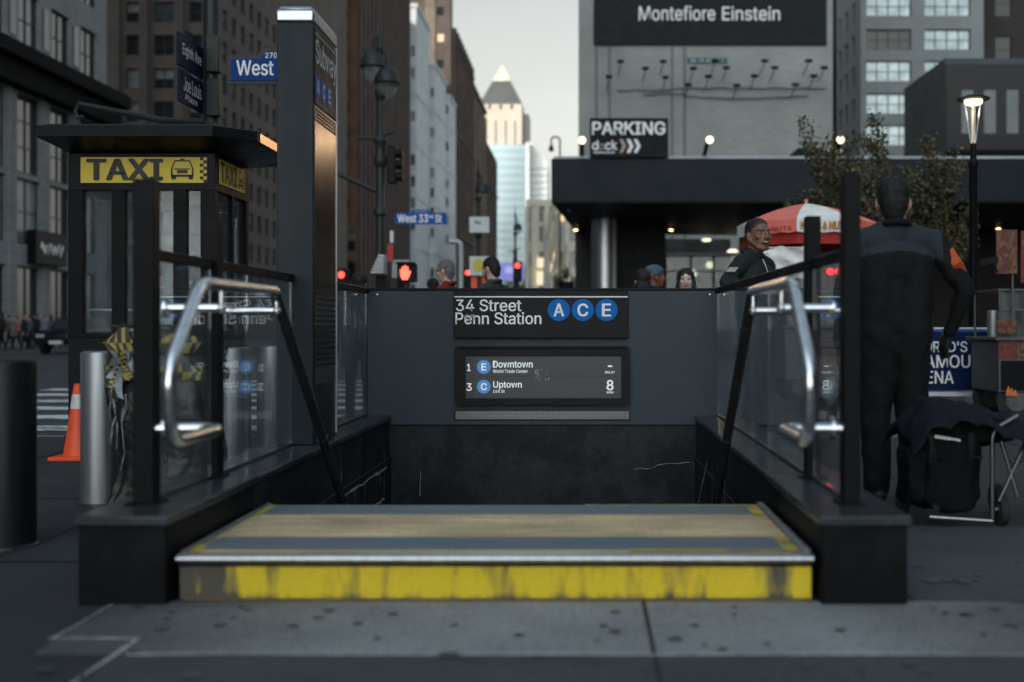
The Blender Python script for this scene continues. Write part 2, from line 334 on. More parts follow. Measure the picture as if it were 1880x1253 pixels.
g = G(); g.box(-9.62, 3.0, 9.9, 10.05, -.13, -.004, KERB); g.box(-9.65, -9.5, -40, 9.9, -.13, -.004, KERB); g.box(3.0, 3.15, 10.05, 20, -.13, -.004, KERB); g.box(3.15, 14, 20, 20.15, -.13, -.004, KERB)
struct(g, 'kerb')
g = G()
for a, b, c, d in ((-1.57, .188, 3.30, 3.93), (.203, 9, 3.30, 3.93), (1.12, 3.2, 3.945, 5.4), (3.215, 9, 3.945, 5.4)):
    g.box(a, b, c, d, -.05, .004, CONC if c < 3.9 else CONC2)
for a, b, c, d in ((-1.325, .188, .3, 3.288), (.203, 9, .3, 3.288)):
    g.box(a, b, c, d, -.05, .004, CONC2)
struct(g, 'concrete_slab', smooth=0)
SALT = mat('pale_joint_filler', (.36, .37, .37), .9, var=.4, scale=30)
g = G(); g.strip([(-1.60, 3.455, .0045), (-1.5, 3.462, .0045), (-1.40, 3.458, .0045), (-1.325, 3.46, .0045)], .022, (0, 0, 1), SALT)
g.strip([(-1.335, 3.46, .0045), (-1.333, 3.3, .0045), (-1.337, 3.1, .0045), (-1.333, 2.8, .0045), (-1.335, 2.3, .0045)], .02, (0, 0, 1), SALT)
g.strip([(-1.59, 3.46, .0045), (-1.583, 3.6, .0045), (-1.588, 3.8, .0045), (-1.58, 3.93, .0045)], .014, (0, 0, 1), SALT)
g.strip([(-1.3 + .3 * i, 3.288 + .006 * math.sin(i * 2.1), .0045) for i in range(14)], .02, (0, 0, 1), SALT)
JD = mat('dark_paving_joint', (.008, .008, .009), .9)
for x in (-2.37, -3.9): g.strip([(x + .004 * math.sin(i), 1.5 + .5 * i, .003) for i in range(17)], .016, (0, 0, 1), JD)
for y in (4.6, 6.3, 8.0): g.strip([(-4.2 + .3 * i, y + .004 * math.sin(i * 2), .0032) for i in range(9)], .016, (0, 0, 1), JD)
for x in (1.9, 3.4): g.strip([(x + .004 * math.sin(i), 5.5 + .6 * i, .003) for i in range(22)], .016, (0, 0, 1), JD)
struct(g, 'paving_joint', smooth=0)
g = G()                                                  # gum and oil spots trodden into the paving
rr = random.Random(3)
for i in range(120):
    x, y = rr.uniform(-1.5, 2.2), rr.uniform(2.9, 3.9)
    if i > 80: x, y = rr.uniform(1.2, 3), rr.uniform(3.9, 5.2)
    s = rr.uniform(.006, .026) * (1.5 if rr.random() < .12 else 1); n = 9; k = rr.uniform(.6, 1)
    g.poly([(x + s * math.cos(6.283 * j / n) * rr.uniform(.75, 1.2), y + k * s * math.sin(6.283 * j / n) * rr.uniform(.75, 1.2), .0085) for j in range(n)], GUM)
tag(g.build('gum_spots', smooth=0), kind='stuff')
ROADP = two_tone('worn_road_paint', (.10, .10, .10), (.62, .64, .64), rough=.8, scale=3.5, lo=.36, hi=.5, bump=.2)
g = G()
for i in range(9):
    y = 10.35 + 1.52 * i; g.add([(-9.2, y, -.124), (-2.9, y, -.124), (-2.9, y + .62, -.124), (-9.2, y + .62, -.124)], [(0, 1, 2, 3)], ROADP)
g.add([(-10.4, 26, -.124), (-10.25, 26, -.124), (-10.25, 300, -.124), (-10.4, 300, -.124)], [(0, 1, 2, 3)], ROADP)
struct(g, 'crosswalk_marking', smooth=0)

# ------------------------------------------------------------------ stairwell and stairs below the pavement
g = G()
zt, yy = .150, 5.04
for i in range(14):
    z1 = .162 - .175 * (i + 1); g.box(wx0 + .001, wx1 - .001, yy + .27 * i, yy + .27 * (i + 1), z1 - .4, z1, CONC2)
zb = .162 - .175 * 15
g.box(wx0, wx1, yy + .27 * 14, 13, zb - .2, zb, CONC2)
struct(g, 'stairs', smooth=0)
g = G()
g.add([(wx0, 8.42, zb), (wx0, 13, zb), (wx0, 13, -.45), (wx0, 8.42, -.45)], [(0, 1, 2, 3)], WELL)
g.add([(wx1, 8.42, zb), (wx1, 13, zb), (wx1, 13, -.45), (wx1, 8.42, -.45)], [(0, 1, 2, 3)], WELL)
g.add([(wx0, 13, zb), (wx1, 13, zb), (wx1, 13, -.45), (wx0, 13, -.45)], [(0, 1, 2, 3)], WELL)
g.add([(wx0, 8.42, -.45), (wx1, 8.42, -.45), (wx1, 13, -.45), (wx0, 13, -.45)], [(0, 1, 2, 3)], WELL)
struct(g, 'passage_wall', smooth=0)

# ------------------------------------------------------------------ low parapets with granite coping
def parapet(side, xi, xo, label):
    t = thing('parapet_wall', label, 'parapet', ((xi + xo) / 2, 3.87, 0))
    a, b = min(xi, xo), max(xi, xo); s = 1 if xi < 0 else -1
    g = G(); g.box(a + .008, b - .008, 3.88, 4.9, 0, .268, BLOCK); g.build('end_block', t, bevel=.006)
    g = G(); g.box(a + .010, b - .012, 4.9, 8.33, -.0, .268, WELL)
    g.box(xi - .09 if s > 0 else xi + .004, xi - .004 if s > 0 else xi + .09, 5.04, 8.349, zb, -.0005, WELL)
    # white salt lines where water seeps through the block joints
    xs = xi + (.0 if s > 0 else -.0); xf = xi - .002 if s > 0 else xi + .002
    g.build('block_wall', t)
    g = G(); r = random.Random(5 if s > 0 else 9); fx = xi - .0025 if s > 0 else xi + .0025
    if s > 0:
        g.strip([(fx, 6.62 + .11 * i, -.05 + .008 * r.uniform(-1, 1)) for i in range(15)], .016, (1, 0, 0), CREAMCRACK)
        g.strip([(fx, 7.35 + .09 * i, -.255 + .01 * r.uniform(-1, 1)) for i in range(9)], .016, (1, 0, 0), CREAMCRACK)
        for y, z0, z1 in ((6.64, -.06, .2), (7.35, -.3, .02), (7.02, -.35, -.05), (7.75, -.3, .0), (8.05, -.26, .06), (7.9, -.12, .03)):
            g.strip([(fx, y + .004 * r.uniform(-1, 1), z1 + (z0 - z1) * i / 6) for i in range(7)], .006, (1, 0, 0), CREAMCRACK)
    else:
        g.strip([(fx, 7.5 + .05 * i, .06 - .03 * i + .008 * r.uniform(-1, 1)) for i in range(13)], .018, (1, 0, 0), CREAMCRACK)
        for y, z0, z1 in ((6.55, -.3, .16), (6.7, -.3, .2), (7.2, -.3, .1), (8.0, -.3, .0)):
            g.strip([(fx, y + .006 * r.uniform(-1, 1), z1 + (z0 - z1) * i / 6) for i in range(7)], .012, (1, 0, 0), CREAMCRACK)
    g.build('salt_stain', t, smooth=0)
    g = G(); cuts = [3.865, 4.93, 6.13, 7.3, 8.33]
    for y0, y1 in zip(cuts, cuts[1:]): g.box(a - .004, b + .004, y0, y1 - .004, .268, .301, GRANITE)
    g.build('coping', t, bevel=.006)
    return t
parapet('l', -1.395, -1.705, 'low dark granite parapet left of the stairs, ending in a black block')
parapet('r', .783, 1.085, 'low dark granite parapet right of the stairs, beside the covered stroller')

# ------------------------------------------------------------------ entrance step
TAN = two_tone('worn_tan_step_paint', (.38, .29, .165), (.74, .57, .32), rough=.85, scale=3.0, lo=.33, hi=.66, mapping=(.6, 2.2, 1), bump=.5, bscale=130, fine=.3)
YELT = two_tone('yellow_edge_paint', (.26, .22, .14), (.60, .48, .045), rough=.75, scale=7, lo=.40, hi=.56, bump=.3, bscale=130, fine=.2)
YELR = two_tone('flaking_yellow_paint', (.085, .08, .06), (.74, .55, .022), rough=.75, scale=4.6, lo=.315, hi=.48, mapping=(2.4, 1, .38), bump=.5, bscale=190, fine=.16)
# the paint has worn off most at the left end and along the foot of the riser
_t = YELR.node_tree; _n = [n for n in _t.nodes if n.type == 'MAP_RANGE'][0]; _tc = [n for n in _t.nodes if n.type == 'TEX_COORD'][0]
_sp = _t.nodes.new('ShaderNodeSeparateXYZ'); _t.links.new(_tc.outputs['Object'], _sp.inputs[0])
_gx = _t.nodes.new('ShaderNodeMapRange'); _gx.inputs[1].default_value = -1.09; _gx.inputs[2].default_value = -.72; _gx.inputs[3].default_value = -.26; _t.links.new(_sp.outputs[0], _gx.inputs[0]); _gx.inputs[4].default_value = 0
_gz = _t.nodes.new('ShaderNodeMapRange'); _gz.inputs[1].default_value = .006; _gz.inputs[2].default_value = .035; _gz.inputs[3].default_value = -.10; _gz.inputs[4].default_value = 0; _t.links.new(_sp.outputs[2], _gz.inputs[0])
_a1 = _t.nodes.new('ShaderNodeMath'); _t.links.new(_gx.outputs[0], _a1.inputs[0]); _t.links.new(_gz.outputs[0], _a1.inputs[1]); _a2 = _t.nodes.new('ShaderNodeMath')
_src = _n.inputs[0].links[0].from_socket; _t.links.new(_src, _a2.inputs[0]); _t.links.new(_a1.outputs[0], _a2.inputs[1]); _t.links.new(_a2.outputs[0], _n.inputs[0])
GRIT = two_tone('blue_grey_grit_strip', (.19, .185, .165), (.125, .165, .20), rough=.85, scale=3.2, lo=.32, hi=.55, mapping=(.8, 2.5, 1), bump=.5, bscale=240, fine=.3)
t = thing('entrance_step', 'wide raised entrance step with flaking yellow riser and worn tan top', 'step', (-.3, 3.92, 0))
xl, xr = -1.383, .771
g = G(); g.box(xl, xr, 3.965, 5.06, 0, .156, TAN); g.build('slab', t)
g = G(); g.box(xl + .002, xr - .002, 3.945, 3.9645, .008, .119, YELR)
g.build('riser', t, bevel=.004)
g = G(); g.box(xl + .001, xr - .001, 3.938, 3.9645, .120, .138, BLACKM); g.build('painted_shadow_strip', t)  # dark strip painted for the shade of the recess under the nosing
g = G(); g.tube([(xl, 3.927, .147), (xr, 3.927, .147)], .0125, STEELB, n=14); g.box(xl, xr, 3.928, 3.9645, .140, .160, STEELB); g.build('nosing', t)
g = G()
for x0, x1, y0, y1 in ((xl, -1.335, 4.0, 4.27), (.69, .742, 4.0, 4.27), (xl, -1.345, 4.79, 5.05), (.69, .742, 4.79, 5.05), (.15, .69, 4.0, 4.03), (.0, .69, 5.025, 5.05)):
    g = G(); g.add([(x0, y0, .160), (x1, y0, .160), (x1, y1, .160), (x0, y1, .160)], [(0, 1, 2, 3)], YELT); g.build('yellow_border', t, smooth=0)
for y0, y1 in ((4.035, 4.265), (4.80, 5.02)):
    g = G(); g.box(-1.333, .688, y0, y1, .156, .1615, GRIT); g.build('grip_strip', t)
g = G(); g.box(.744, .771, 3.966, 5.05, .1562, .172, KERB); g.build('side_curb', t, bevel=.004)
g = G(); g.box(xl, xl + .014, 3.966, 5.05, .1562, .168, KERB); g.build('side_curb', t, bevel=.003)

# ------------------------------------------------------------------ end wall
D = 8.33
xa, xb = -1.566, .945
t = thing('end_wall', 'slate grey metal end wall behind the stairs, carrying the station signs', 'wall', ((xa + xb) / 2, D, 0))
g = G(); g.box(xa, xb, D, D + .07, .232, 1.196, PANEL); g.build('metal_panel', t, bevel=.003)
g = G(); g.box(xa - .01, xb + .01, D - .006, D + .08, 1.197, 1.214, BLACKM); g.build('cap_rail', t, bevel=.003)
g = G(); g.box(wx0 - .06, wx1 + .06, D + .02, D + .09, -.45, .228, WELL)
r = random.Random(2)
g.strip([(.35 + .045 * i, D + .0195, -.10 + .012 * i - .0006 * i * i + .01 * r.uniform(-1, 1)) for i in range(10)], .0032, (0, 1, 0), CREAMCRACK)
g.strip([(-1.19 + .004 * r.uniform(-1, 1), D + .0195, -.28 + .03 * i) for i in range(7)], .003, (0, 1, 0), CREAMCRACK)
g.build('lower_wall', t)
PERF = bpy.data.materials.new('perforated_plate'); PERF.use_nodes = True
nt_, b_, N_, L_ = nodes_of(PERF); tc = N_('ShaderNodeTexCoord'); vo = N_('ShaderNodeTexVoronoi'); vo.inputs['Scale'].default_value = 95; vo.inputs['Randomness'].default_value = 0
mp = N_('ShaderNodeMapping'); mp.inputs['Scale'].default_value = (1, 0, 1); L_(tc.outputs['Object'], mp.inputs[0]); L_(mp.outputs[0], vo.inputs['Vector'])
r_ = N_('ShaderNodeMapRange'); r_.inputs[1].default_value = .28; r_.inputs[2].default_value = .38; L_(vo.outputs['Distance'], r_.inputs[0])
mx = N_('ShaderNodeMix'); mx.data_type = 'RGBA'; mx.inputs[6].default_value = (.01, .01, .011, 1); mx.inputs[7].default_value = (.20, .21, .22, 1); L_(r_.outputs[0], mx.inputs[0]); L_(mx.outputs[2], b_.inputs['Base Color'])
L_(r_.outputs[0], b_.inputs['Metallic']); b_.inputs['Roughness'].default_value = .35
g = G(); g.box(X(836, D), X(1155, D), D - .004, D + .001, Z(770, D), Z(755, D), PERF)
x0, x1, z0, z1 = X(835, D), X(1156, D), Z(771, D), Z(754, D)
for q in ((x0, x1, z1, z1 + .004), (x0, x1, z0 - .004, z0), (x0 - .004, x0, z0 - .004, z1 + .004), (x1, x1 + .004, z0 - .004, z1 + .004)):
    g.box(q[0], q[1], D - .006, D + .001, q[2], q[3], BLACKM)
g.build('speaker_grille', t)
g = G()
for px, py in ((693, 541), (1303, 541), (693, 776), (1303, 776)): g.lathe((X(px, D), D - .004, Z(py, D)), [(.006, 0), (.006, .005)], STEEL, 10, 'Y')
g.build('screw', t)

# station sign
SIGNB = mat('black_enamel', (.008, .010, .0125), .45, var=.15, scale=8, bump=.015, spec=.16)
BLUE = mat('line_blue', (.003, .15, .50), .5, var=.08, scale=20, spec=.12)
D2 = 8.27
t = thing('station_sign', 'black station sign reading 34 Street Penn Station above the arrival screen', 'sign', (X(994, D2), D2, Z(621, D2)))
g = G(); g.box(X(833, D2), X(1153, D2), D2, D - .001, Z(621, D2), Z(535, D2), SIGNB); g.build('board', t, bevel=.004)
g = G(); g.box(X(834, D2), X(1152.5, D2), D2 - .003, D2 - .0005, Z(546.5, D2), Z(544.2, D2), LETTER); g.build('white_line', t)
g = G(); ptext(g, '34 Street', 837, 957.5, 550, 572, D2 - .002, LETTER, .012); ptext(g, 'Penn Station', 836, 994, 573.5, 596, D2 - .002, LETTER, .012); g.build('lettering', t, smooth=0)
for ch, px, w in (('A', 1026, 20), ('C', 1070, 20), ('E', 1113.5, 17)):
    g = G(); g.disc((X(px, D2), D2 - .0025, Z(569.5, D2)), 20.3 * D2 / F, (1, 0, 0), (0, 0, 1), BLUE, 40); d = g.build('route_disc', t, smooth=0)
    g = G(); ptext(g, ch, px - w / 2, px + w / 2, 557.5, 581.5, D2 - .004, LETTER, .022); g.build('letter', d, smooth=0)
g = G(); rr = random.Random(8)
for i in range(16):
    px, py = rr.uniform(853, 871), rr.uniform(577, 592); s = rr.uniform(.6, 2.2)
    g.poly([P(px + s * 1.5 * math.cos(a + i), py + s * math.sin(a + i), D2 - .0045) for a in (0, 1.3, 2.4, 3.9, 5)], SALT)
g.build('sticker_stain', t, smooth=0)

# arrival display
SCR = emis('screen_glow', (.030, .045, .056), .26); SCR2 = emis('screen_column_glow', (.016, .022, .028), .25)
STXT = emis('screen_text_glow', (.72, .80, .82), .62); SBLU = emis('screen_blue_glow', (.05, .25, .60), .52)
D3 = 8.255
t = thing('arrival_display', 'lit train arrival screen in a thick black frame, listing Downtown and Uptown', 'display', (X(995, D3), D3, Z(743, D3)))
def rrect(px0, px1, py0, py1, rad, D, n=6):
    pts = []
    for cx, cy, a0 in ((px1 - rad, py1 - rad, 0), (px0 + rad, py1 - rad, 90), (px0 + rad, py0 + rad, 180), (px1 - rad, py0 + rad, 270)):
        for i in range(n + 1):
            a = R(a0 + 90 * i / n); pts.append(P(cx + rad * math.cos(a), cy + rad * math.sin(a), D))
    return pts
g = G(); o_ = rrect(835, 1155, 636, 743, 6, D3); i_ = rrect(854, 1141, 654, 732, 1.5, D3); n = len(o_)
back = [Vector((p.x, D - .001, p.z)) for p in o_]; ib = [Vector((p.x, D3 + .02, p.z)) for p in i_]
g.add(o_ + i_ + back + ib, [(k, (k + 1) % n, n + (k + 1) % n, n + k) for k in range(n)] + [(k, (k + 1) % n, 2 * n + (k + 1) % n, 2 * n + k) for k in range(n)] + [(n + k, n + (k + 1) % n, 3 * n + (k + 1) % n, 3 * n + k) for k in range(n)], SIGNB)
g.tube([P(842, 638.5, D3 - .003), P(1148, 638.5, D3 - .003)], .008, SIGNB, n=10)
g.build('bezel', t, bevel=.002)
DS = D3 + .019
g = G()
def prect(px0, px1, py0, py1, D, mt): g.add([P(px0, py1, D), P(px1, py1, D), P(px1, py0, D), P(px0, py0, D)], [(0, 1, 2, 3)], mt)
prect(853, 1142, 653, 733, DS + .0005, SCR2); prect(870, 1139, 656, 690.6, DS - .0015, SCR); prect(870, 1139, 693, 730, DS - .0015, SCR)
g.build('screen', t, smooth=0)
g = G(); DT = DS - .003
for s, a, b, c, d, bo in (('1', 857.5, 864, 668.5, 681.5, .01), ('3', 856.5, 866, 704, 718, .01), ('Downtown', 905, 978, 662.8, 675.5, .015), ('World Trade Center', 905, 969, 678.8, 685, .008),
                      ('Uptown', 905.5, 958, 700.5, 715.2, .015), ('168 St', 905, 926.5, 715.8, 721.5, .008), ('DELAY', 1111, 1129, 682, 685.8, .02), ('8', 1113.5, 1126.5, 698, 717, .02), ('MIN', 1114, 1126, 718.8, 722.6, .02)):
    ptext(g, s, a, b, c, d, DT, STXT, bo)
prect(1116, 1124, 671.3, 674.2, DT, STXT)
g.build('screen_text', t, smooth=0)
for ch, py, w in (('E', 674, 9), ('C', 710.3, 11)):
    g = G(); g.disc((X(888.3, DS), DT, Z(py, DS)), 12.6 * DS / F, (1, 0, 0), (0, 0, 1), SBLU, 32); d = g.build('route_disc', t, smooth=0)
    g = G(); ptext(g, ch, 888.3 - w / 2, 888.3 + w / 2, py - 6.6, py + 6.6, DT - .0015, STXT, .02); g.build('letter', d, smooth=0)
g = G(); rr = random.Random(4)
for i in range(34):
    px, py = rr.uniform(982, 1009), rr.uniform(678, 701); s = rr.uniform(.4, 1.5)
    if px > 990 and py < 688 and rr.random() < .6: continue
    g.poly([P(px + s * math.cos(a + i), py + s * math.sin(a + i), DT - .001) for a in (0, 1.3, 2.4, 3.9, 5)], SALT)
prect(983, 991, 679, 698, DT - .0005, mat('grey_sticker_film', (.10, .115, .125), .6))
g.build('sticker_stain', t, smooth=0)

# ------------------------------------------------------------------ glass railings
GLASS = glass('railing_glass', (.94, .97, .98), dust=.055)
SCRATCH = mat('scratched_glass', (.55, .60, .62), .8, var=.2)
def railing(label, xg, posts, rails, panes, loc, post_w, graffiti=False):
    t = thing('glass_railing', label, 'railing', loc)
    for y, zt_, w in posts:
        g = G(); g.box(xg - w / 2, xg + w / 2, y - .035, y + .035, .3012, zt_, BLACKP)
        g.box(xg - w / 2 - .02, xg + w / 2 + .02, y - .06, y + .06, .3012, .309, BLACKP); g.build('post', t, bevel=.003)
    for y0, y1 in rails:
        g = G(); g.box(xg - .017, xg + .017, y0, y1, 1.176, 1.211, BLACKP); g.box(xg - .02, xg + .02, y0, y1, 1.2112, 1.215, DSTEEL); g.build('top_rail', t, bevel=.003)
        g = G(); g.box(xg - .014, xg + .014, y0, y1, .3012, .313, DSTEEL); g.build('glass_channel', t)
    for y0, y1 in panes:
        g = G(); g.box(xg - .005, xg + .005, y0, y1, .3135, 1.1755, GLASS); p = g.build('glass_panel', t, smooth=0)
    if graffiti:
        g = G(); r = random.Random(12); fx = xg + .0055
        for k in range(3):
            y, z = 7.68 + .19 * k, 1.08 - .03 * k; pts = []
            for i in range(26):
                a = i / 25 * 6.9; pts.append((fx, y + .055 * math.sin(a * 1.3 + k) + .02 * i / 25, z - .12 * i / 25 + .045 * math.cos(a * 2 + k)))
            g.strip(pts, .006, (1, 0, 0), SCRATCH)
        g.strip([(fx, 7.66 + .002 * math.sin(i), 1.1 - .03 * i) for i in range(16)], .004, (1, 0, 0), SCRATCH)
        g.build('scratched_graffiti', t, smooth=0)
    return t
XL, XR = -1.574, .949
railing('black framed glass railing between the taxi booth and the stairs', XL, [(4.16, 1.461, .075), (4.90, 1.388, .07)], [(4.197, 4.863), (4.937, 6.20)],
        [(4.2, 4.86), (4.94, 5.385), (5.392, 6.19)], (XL, 4.16, .3), .075)
railing('short glass railing with scratched graffiti behind the tall subway pylon', XL, [], [(6.79, 8.33)], [(6.80, 7.60), (7.607, 8.32)], (XL, 6.79, .3), .075, True)
railing('black framed glass railing between the stairs and the man in dark jacket', XR, [(4.16, 1.477, .06), (4.86, 1.395, .06)], [(4.197, 4.823), (4.897, 8.33)],
        [(4.2, 4.82), (4.9, 6.0), (6.008, 6.62), (6.628, 8.32)], (XR, 4.16, .3), .06)

# ------------------------------------------------------------------ handrails
def bend(pts, rad, n=7):
    """round the corners of a polyline"""
    pts = [Vector(p) for p in pts]; out = [pts[0]]
    for i in range(1, len(pts) - 1):
        a, b, c = pts[i - 1], pts[i], pts[i + 1]; r = min(rad, (a - b).length * .48, (c - b).length * .48)
        p0, p2 = b + (a - b).normalized() * r, b + (c - b).normalized() * r
        for k in range(n + 1):
            s = k / n; out.append(p0 * (1 - s) ** 2 + b * 2 * s * (1 - s) + p2 * s * s)
    out.append(pts[-1]); return out
def handrail(label, xh, xg, ypost, ypost2):
    t = thing('handrail', label, 'handrail', (xh, 5.0, 0)); r = .0225
    g = G(); g.tube(bend([(xh, 4.86, 1.083), (xh, 3.93, 1.083), (xh, 3.63, .80), (xh, 3.655, .568), (xh, 4.16, .568), (xg, 4.16, .568)], .075), r, STEEL, 20); g.build('looped_rail', t, smooth=60)
    g = G(); g.tube(bend([(xh, 4.86, 1.083), (xh, 4.90, 1.07), (xh, 5.55, .552)], .03), r * .98, STEEL, 18)
    g.tube([(xh, 4.88, 1.078), (xh, 6.3, -.06), (xh, 7.6, -1.10)], r * 1.06, DSTEEL, 18)
    for y in (5.05, 5.75): 
        z = 1.078 - (y - 4.88) * (1.078 + .06) / (6.3 - 4.88); g.tube([(xh, y, z), (xh, y + .02, z - .016)], r * 1.2, DSTEEL, 18)
    g.build('sloping_rail', t, smooth=60)
    s = 1 if xg > xh else -1
    for yb in (ypost, ypost2):
        g = G(); g.tube([(xg - s * .03, yb, 1.0), (xh, yb, 1.0)], .016, STEEL, 16); g.tube([(xh, yb, .985), (xh, yb, 1.07)], .011, STEEL, 12)
        g.lathe((xg - s * .036, yb, 1.0), [(.035, -.004), (.035, .004)], STEEL, 20, 'X'); g.ball((xh, yb, 1.0), .019, STEEL, 12); g.build('bracket', t, smooth=60)
    g = G(); g.lathe((xg - s * .036, 4.16, .568), [(.045, -.005), (.045, .005)], STEEL, 24, 'X'); g.build('wall_flange', t, smooth=40)
    return t
handrail('looped stainless handrail on the left of the stairs, before the pylon', -1.305, XL + .036, 4.16, 4.90)
handrail('looped stainless handrail on the right of the stairs, before the standing man', .702, XR - .03, 4.16, 4.86)

# ------------------------------------------------------------------ subway pylon
x0, x1, y0, y1 = -1.653, -1.458, 6.21, 6.78
BRONZE = mat('satin_bronze_metal', (.10, .085, .076), .22, .9, var=.18, scale=5, aniso=(10, 10, .4))
t = thing('subway_pylon', 'tall black metal subway pylon with steel cap and the word Subway', 'pylon', ((x0 + x1) / 2, (y0 + y1) / 2, .3012))
FRONTP = mat('pylon_front_metal', (.016, .023, .030), .45, .1, spec=.2, var=.25, scale=3, aniso=(3, 3, .6))
g = G(); g.box(x0, x1, y0, y1, .3012, 2.565, FRONTP); g.build('shaft', t, bevel=.004)
g = G(); g.box(x0 - .006, x1 + .006, y0 - .006, y1 + .006, 2.5655, 2.635, STEELB); g.prism([(x0 - .004, y0 - .004, 2.635), (x1 + .004, y0 - .004, 2.635), (x1 - .012, y0 + .02, 2.655), (x0 + .012, y0 + .02, 2.655)], (0, y1 - y0 - .02, 0), STEELB)
g.build('cap', t, bevel=.012)
g = G(); g.box(x1, x1 + .005, y0 + .02, y1 - .02, 2.135, 2.545, SIGNB); sb = g.build('sign_panel', t, bevel=.002)
xs = x1 + .0065
g = G(); g.text('Subway', (xs, y0 + .035, 2.325), (0, .50, 0), (0, 0, .165), LETTER, .006); g.box(xs - .001, xs, y0 + .03, y1 - .03, 2.515, 2.519, LETTER); g.build('lettering', sb, smooth=0)
for ch, y in (('A', 6.295), ('C', 6.435), ('E', 6.575)):
    g = G(); g.disc((xs, y, 2.235), .062, (0, 1, 0), (0, 0, 1), BLUE, 32); d = g.build('route_disc', sb, smooth=0)
    g = G(); g.text(ch, (xs + .0015, y - .027, 2.198), (0, .054, 0), (0, 0, .076), LETTER, .015); g.build('letter', d, smooth=0)
g = G(); g.box(x1, x1 + .005, y0 + .02, y1 - .02, .62, 2.128, BRONZE); g.build('side_panel', t, bevel=.002)
g = G()
for k in range(4):
    for j in range(13):
        ya = y0 + .035 + .0385 * j; zz = 2.044 + .019 * k; g.box(x1 + .0045, x1 + .0056, ya, ya + .033, zz, zz + .013, BLACKP)
g.build('vent_slots', t, smooth=0)
g = G()
for k in range(16): g.box(x1 + .0045, x1 + .0085, y0 + .05, y1 - .05, .72 + .03 * k, .732 + .03 * k, BLACKM)
g.build('lower_louvre', t, smooth=0)
g = G(); g.box(x1 + .0005, x1 + .009, y1 - .018, y1 - .006, .32, 2.56, STEELB); g.build('edge_trim', t)
# ------------------------------------------------------------------ bollards
def make_bollard(m, r, h):
    g = G(); g.lathe((0, 0, 0), [(r, .012), (r, h - .02), (r - .004, h - .006), (r - .02, h), (.001, h)], m, 40, cap=False)
    return g
GRP = 'steel security bollards along the kerb'
def bollard(x, y, r, h, m, label, name='bollard', grp=GRP):
    t = thing(name, label, 'bollard', (x, y, 0), grp)
    g = G(); g.lathe((x, y, 0), [(r, .012), (r, h - .02), (r - .004, h - .006), (r - .02, h), (.001, h)], m, 40, cap=False); g.build('tube', t, smooth=30)
    g = G(); g.lathe((x, y, 0), [(r + .012, 0), (r + .012, .008), (r + .001, .014)], DSTEEL, 40); g.build('collar', t, smooth=30)
BOLS = mat('weathered_bollard_steel', (.34, .36, .38), .46, .9, var=.25, scale=6, aniso=(8, 8, .35))
BOLB = mat('dark_bollard_metal', (.010, .012, .015), .40, .1, spec=.25, var=.25, scale=5, aniso=(8, 8, .4))
bollard(-2.47, 4.95, .118, .795, BOLB, 'dark painted bollard, nearest the camera, cut off by the picture edge')
bollard(-2.557, 6.12, .10, .806, BOLS, 'brushed steel bollard beside the orange cone and the taped barricade')
bollard(-2.345, 7.74, .112, .80, BOLS, 'brushed steel bollard behind the glass, nearer of the two seen through it')
bollard(-2.27, 8.42, .112, .80, BOLS, 'brushed steel bollard behind the glass, farther one next to the pylon')
bollard(X(1822, 13.4), 13.4, .06, 1.13, BOLS, 'thin tall steel pipe bollard between lamp base and food cart', grp=None)

# ------------------------------------------------------------------ traffic cone
ORANGE = mat('cone_orange', (.80, .085, .02), .5, var=.12, scale=12); REFL = mat('reflective_band', (.62, .62, .62), .4, var=.2, scale=20)
cx, cy = X(143, 8.2), 8.2
t = thing('traffic_cone', 'orange traffic cone with one pale band, beside the steel bollard', 'cone', (cx, cy, 0))
g = G(); g.lathe((cx, cy, 0), [(.105, .03), (.095, .045), (.066, .235), (.05, .36)], ORANGE, 28, cap=False); g.lathe((cx, cy, 0), [(.0375, .46), (.027, .53), (.02, .535)], ORANGE, 28); g.build('cone', t)
g = G(); g.lathe((cx, cy, 0), [(.0505, .36), (.038, .46)], REFL, 28, cap=False); g.build('band', t)
g = G(); g.prism([(cx - .15, cy - .15, .0), (cx + .15, cy - .15, .0), (cx + .15, cy + .15, .0), (cx - .15, cy + .15, .0)], (0, 0, .03), ORANGE); g.build('base', t, bevel=.008)

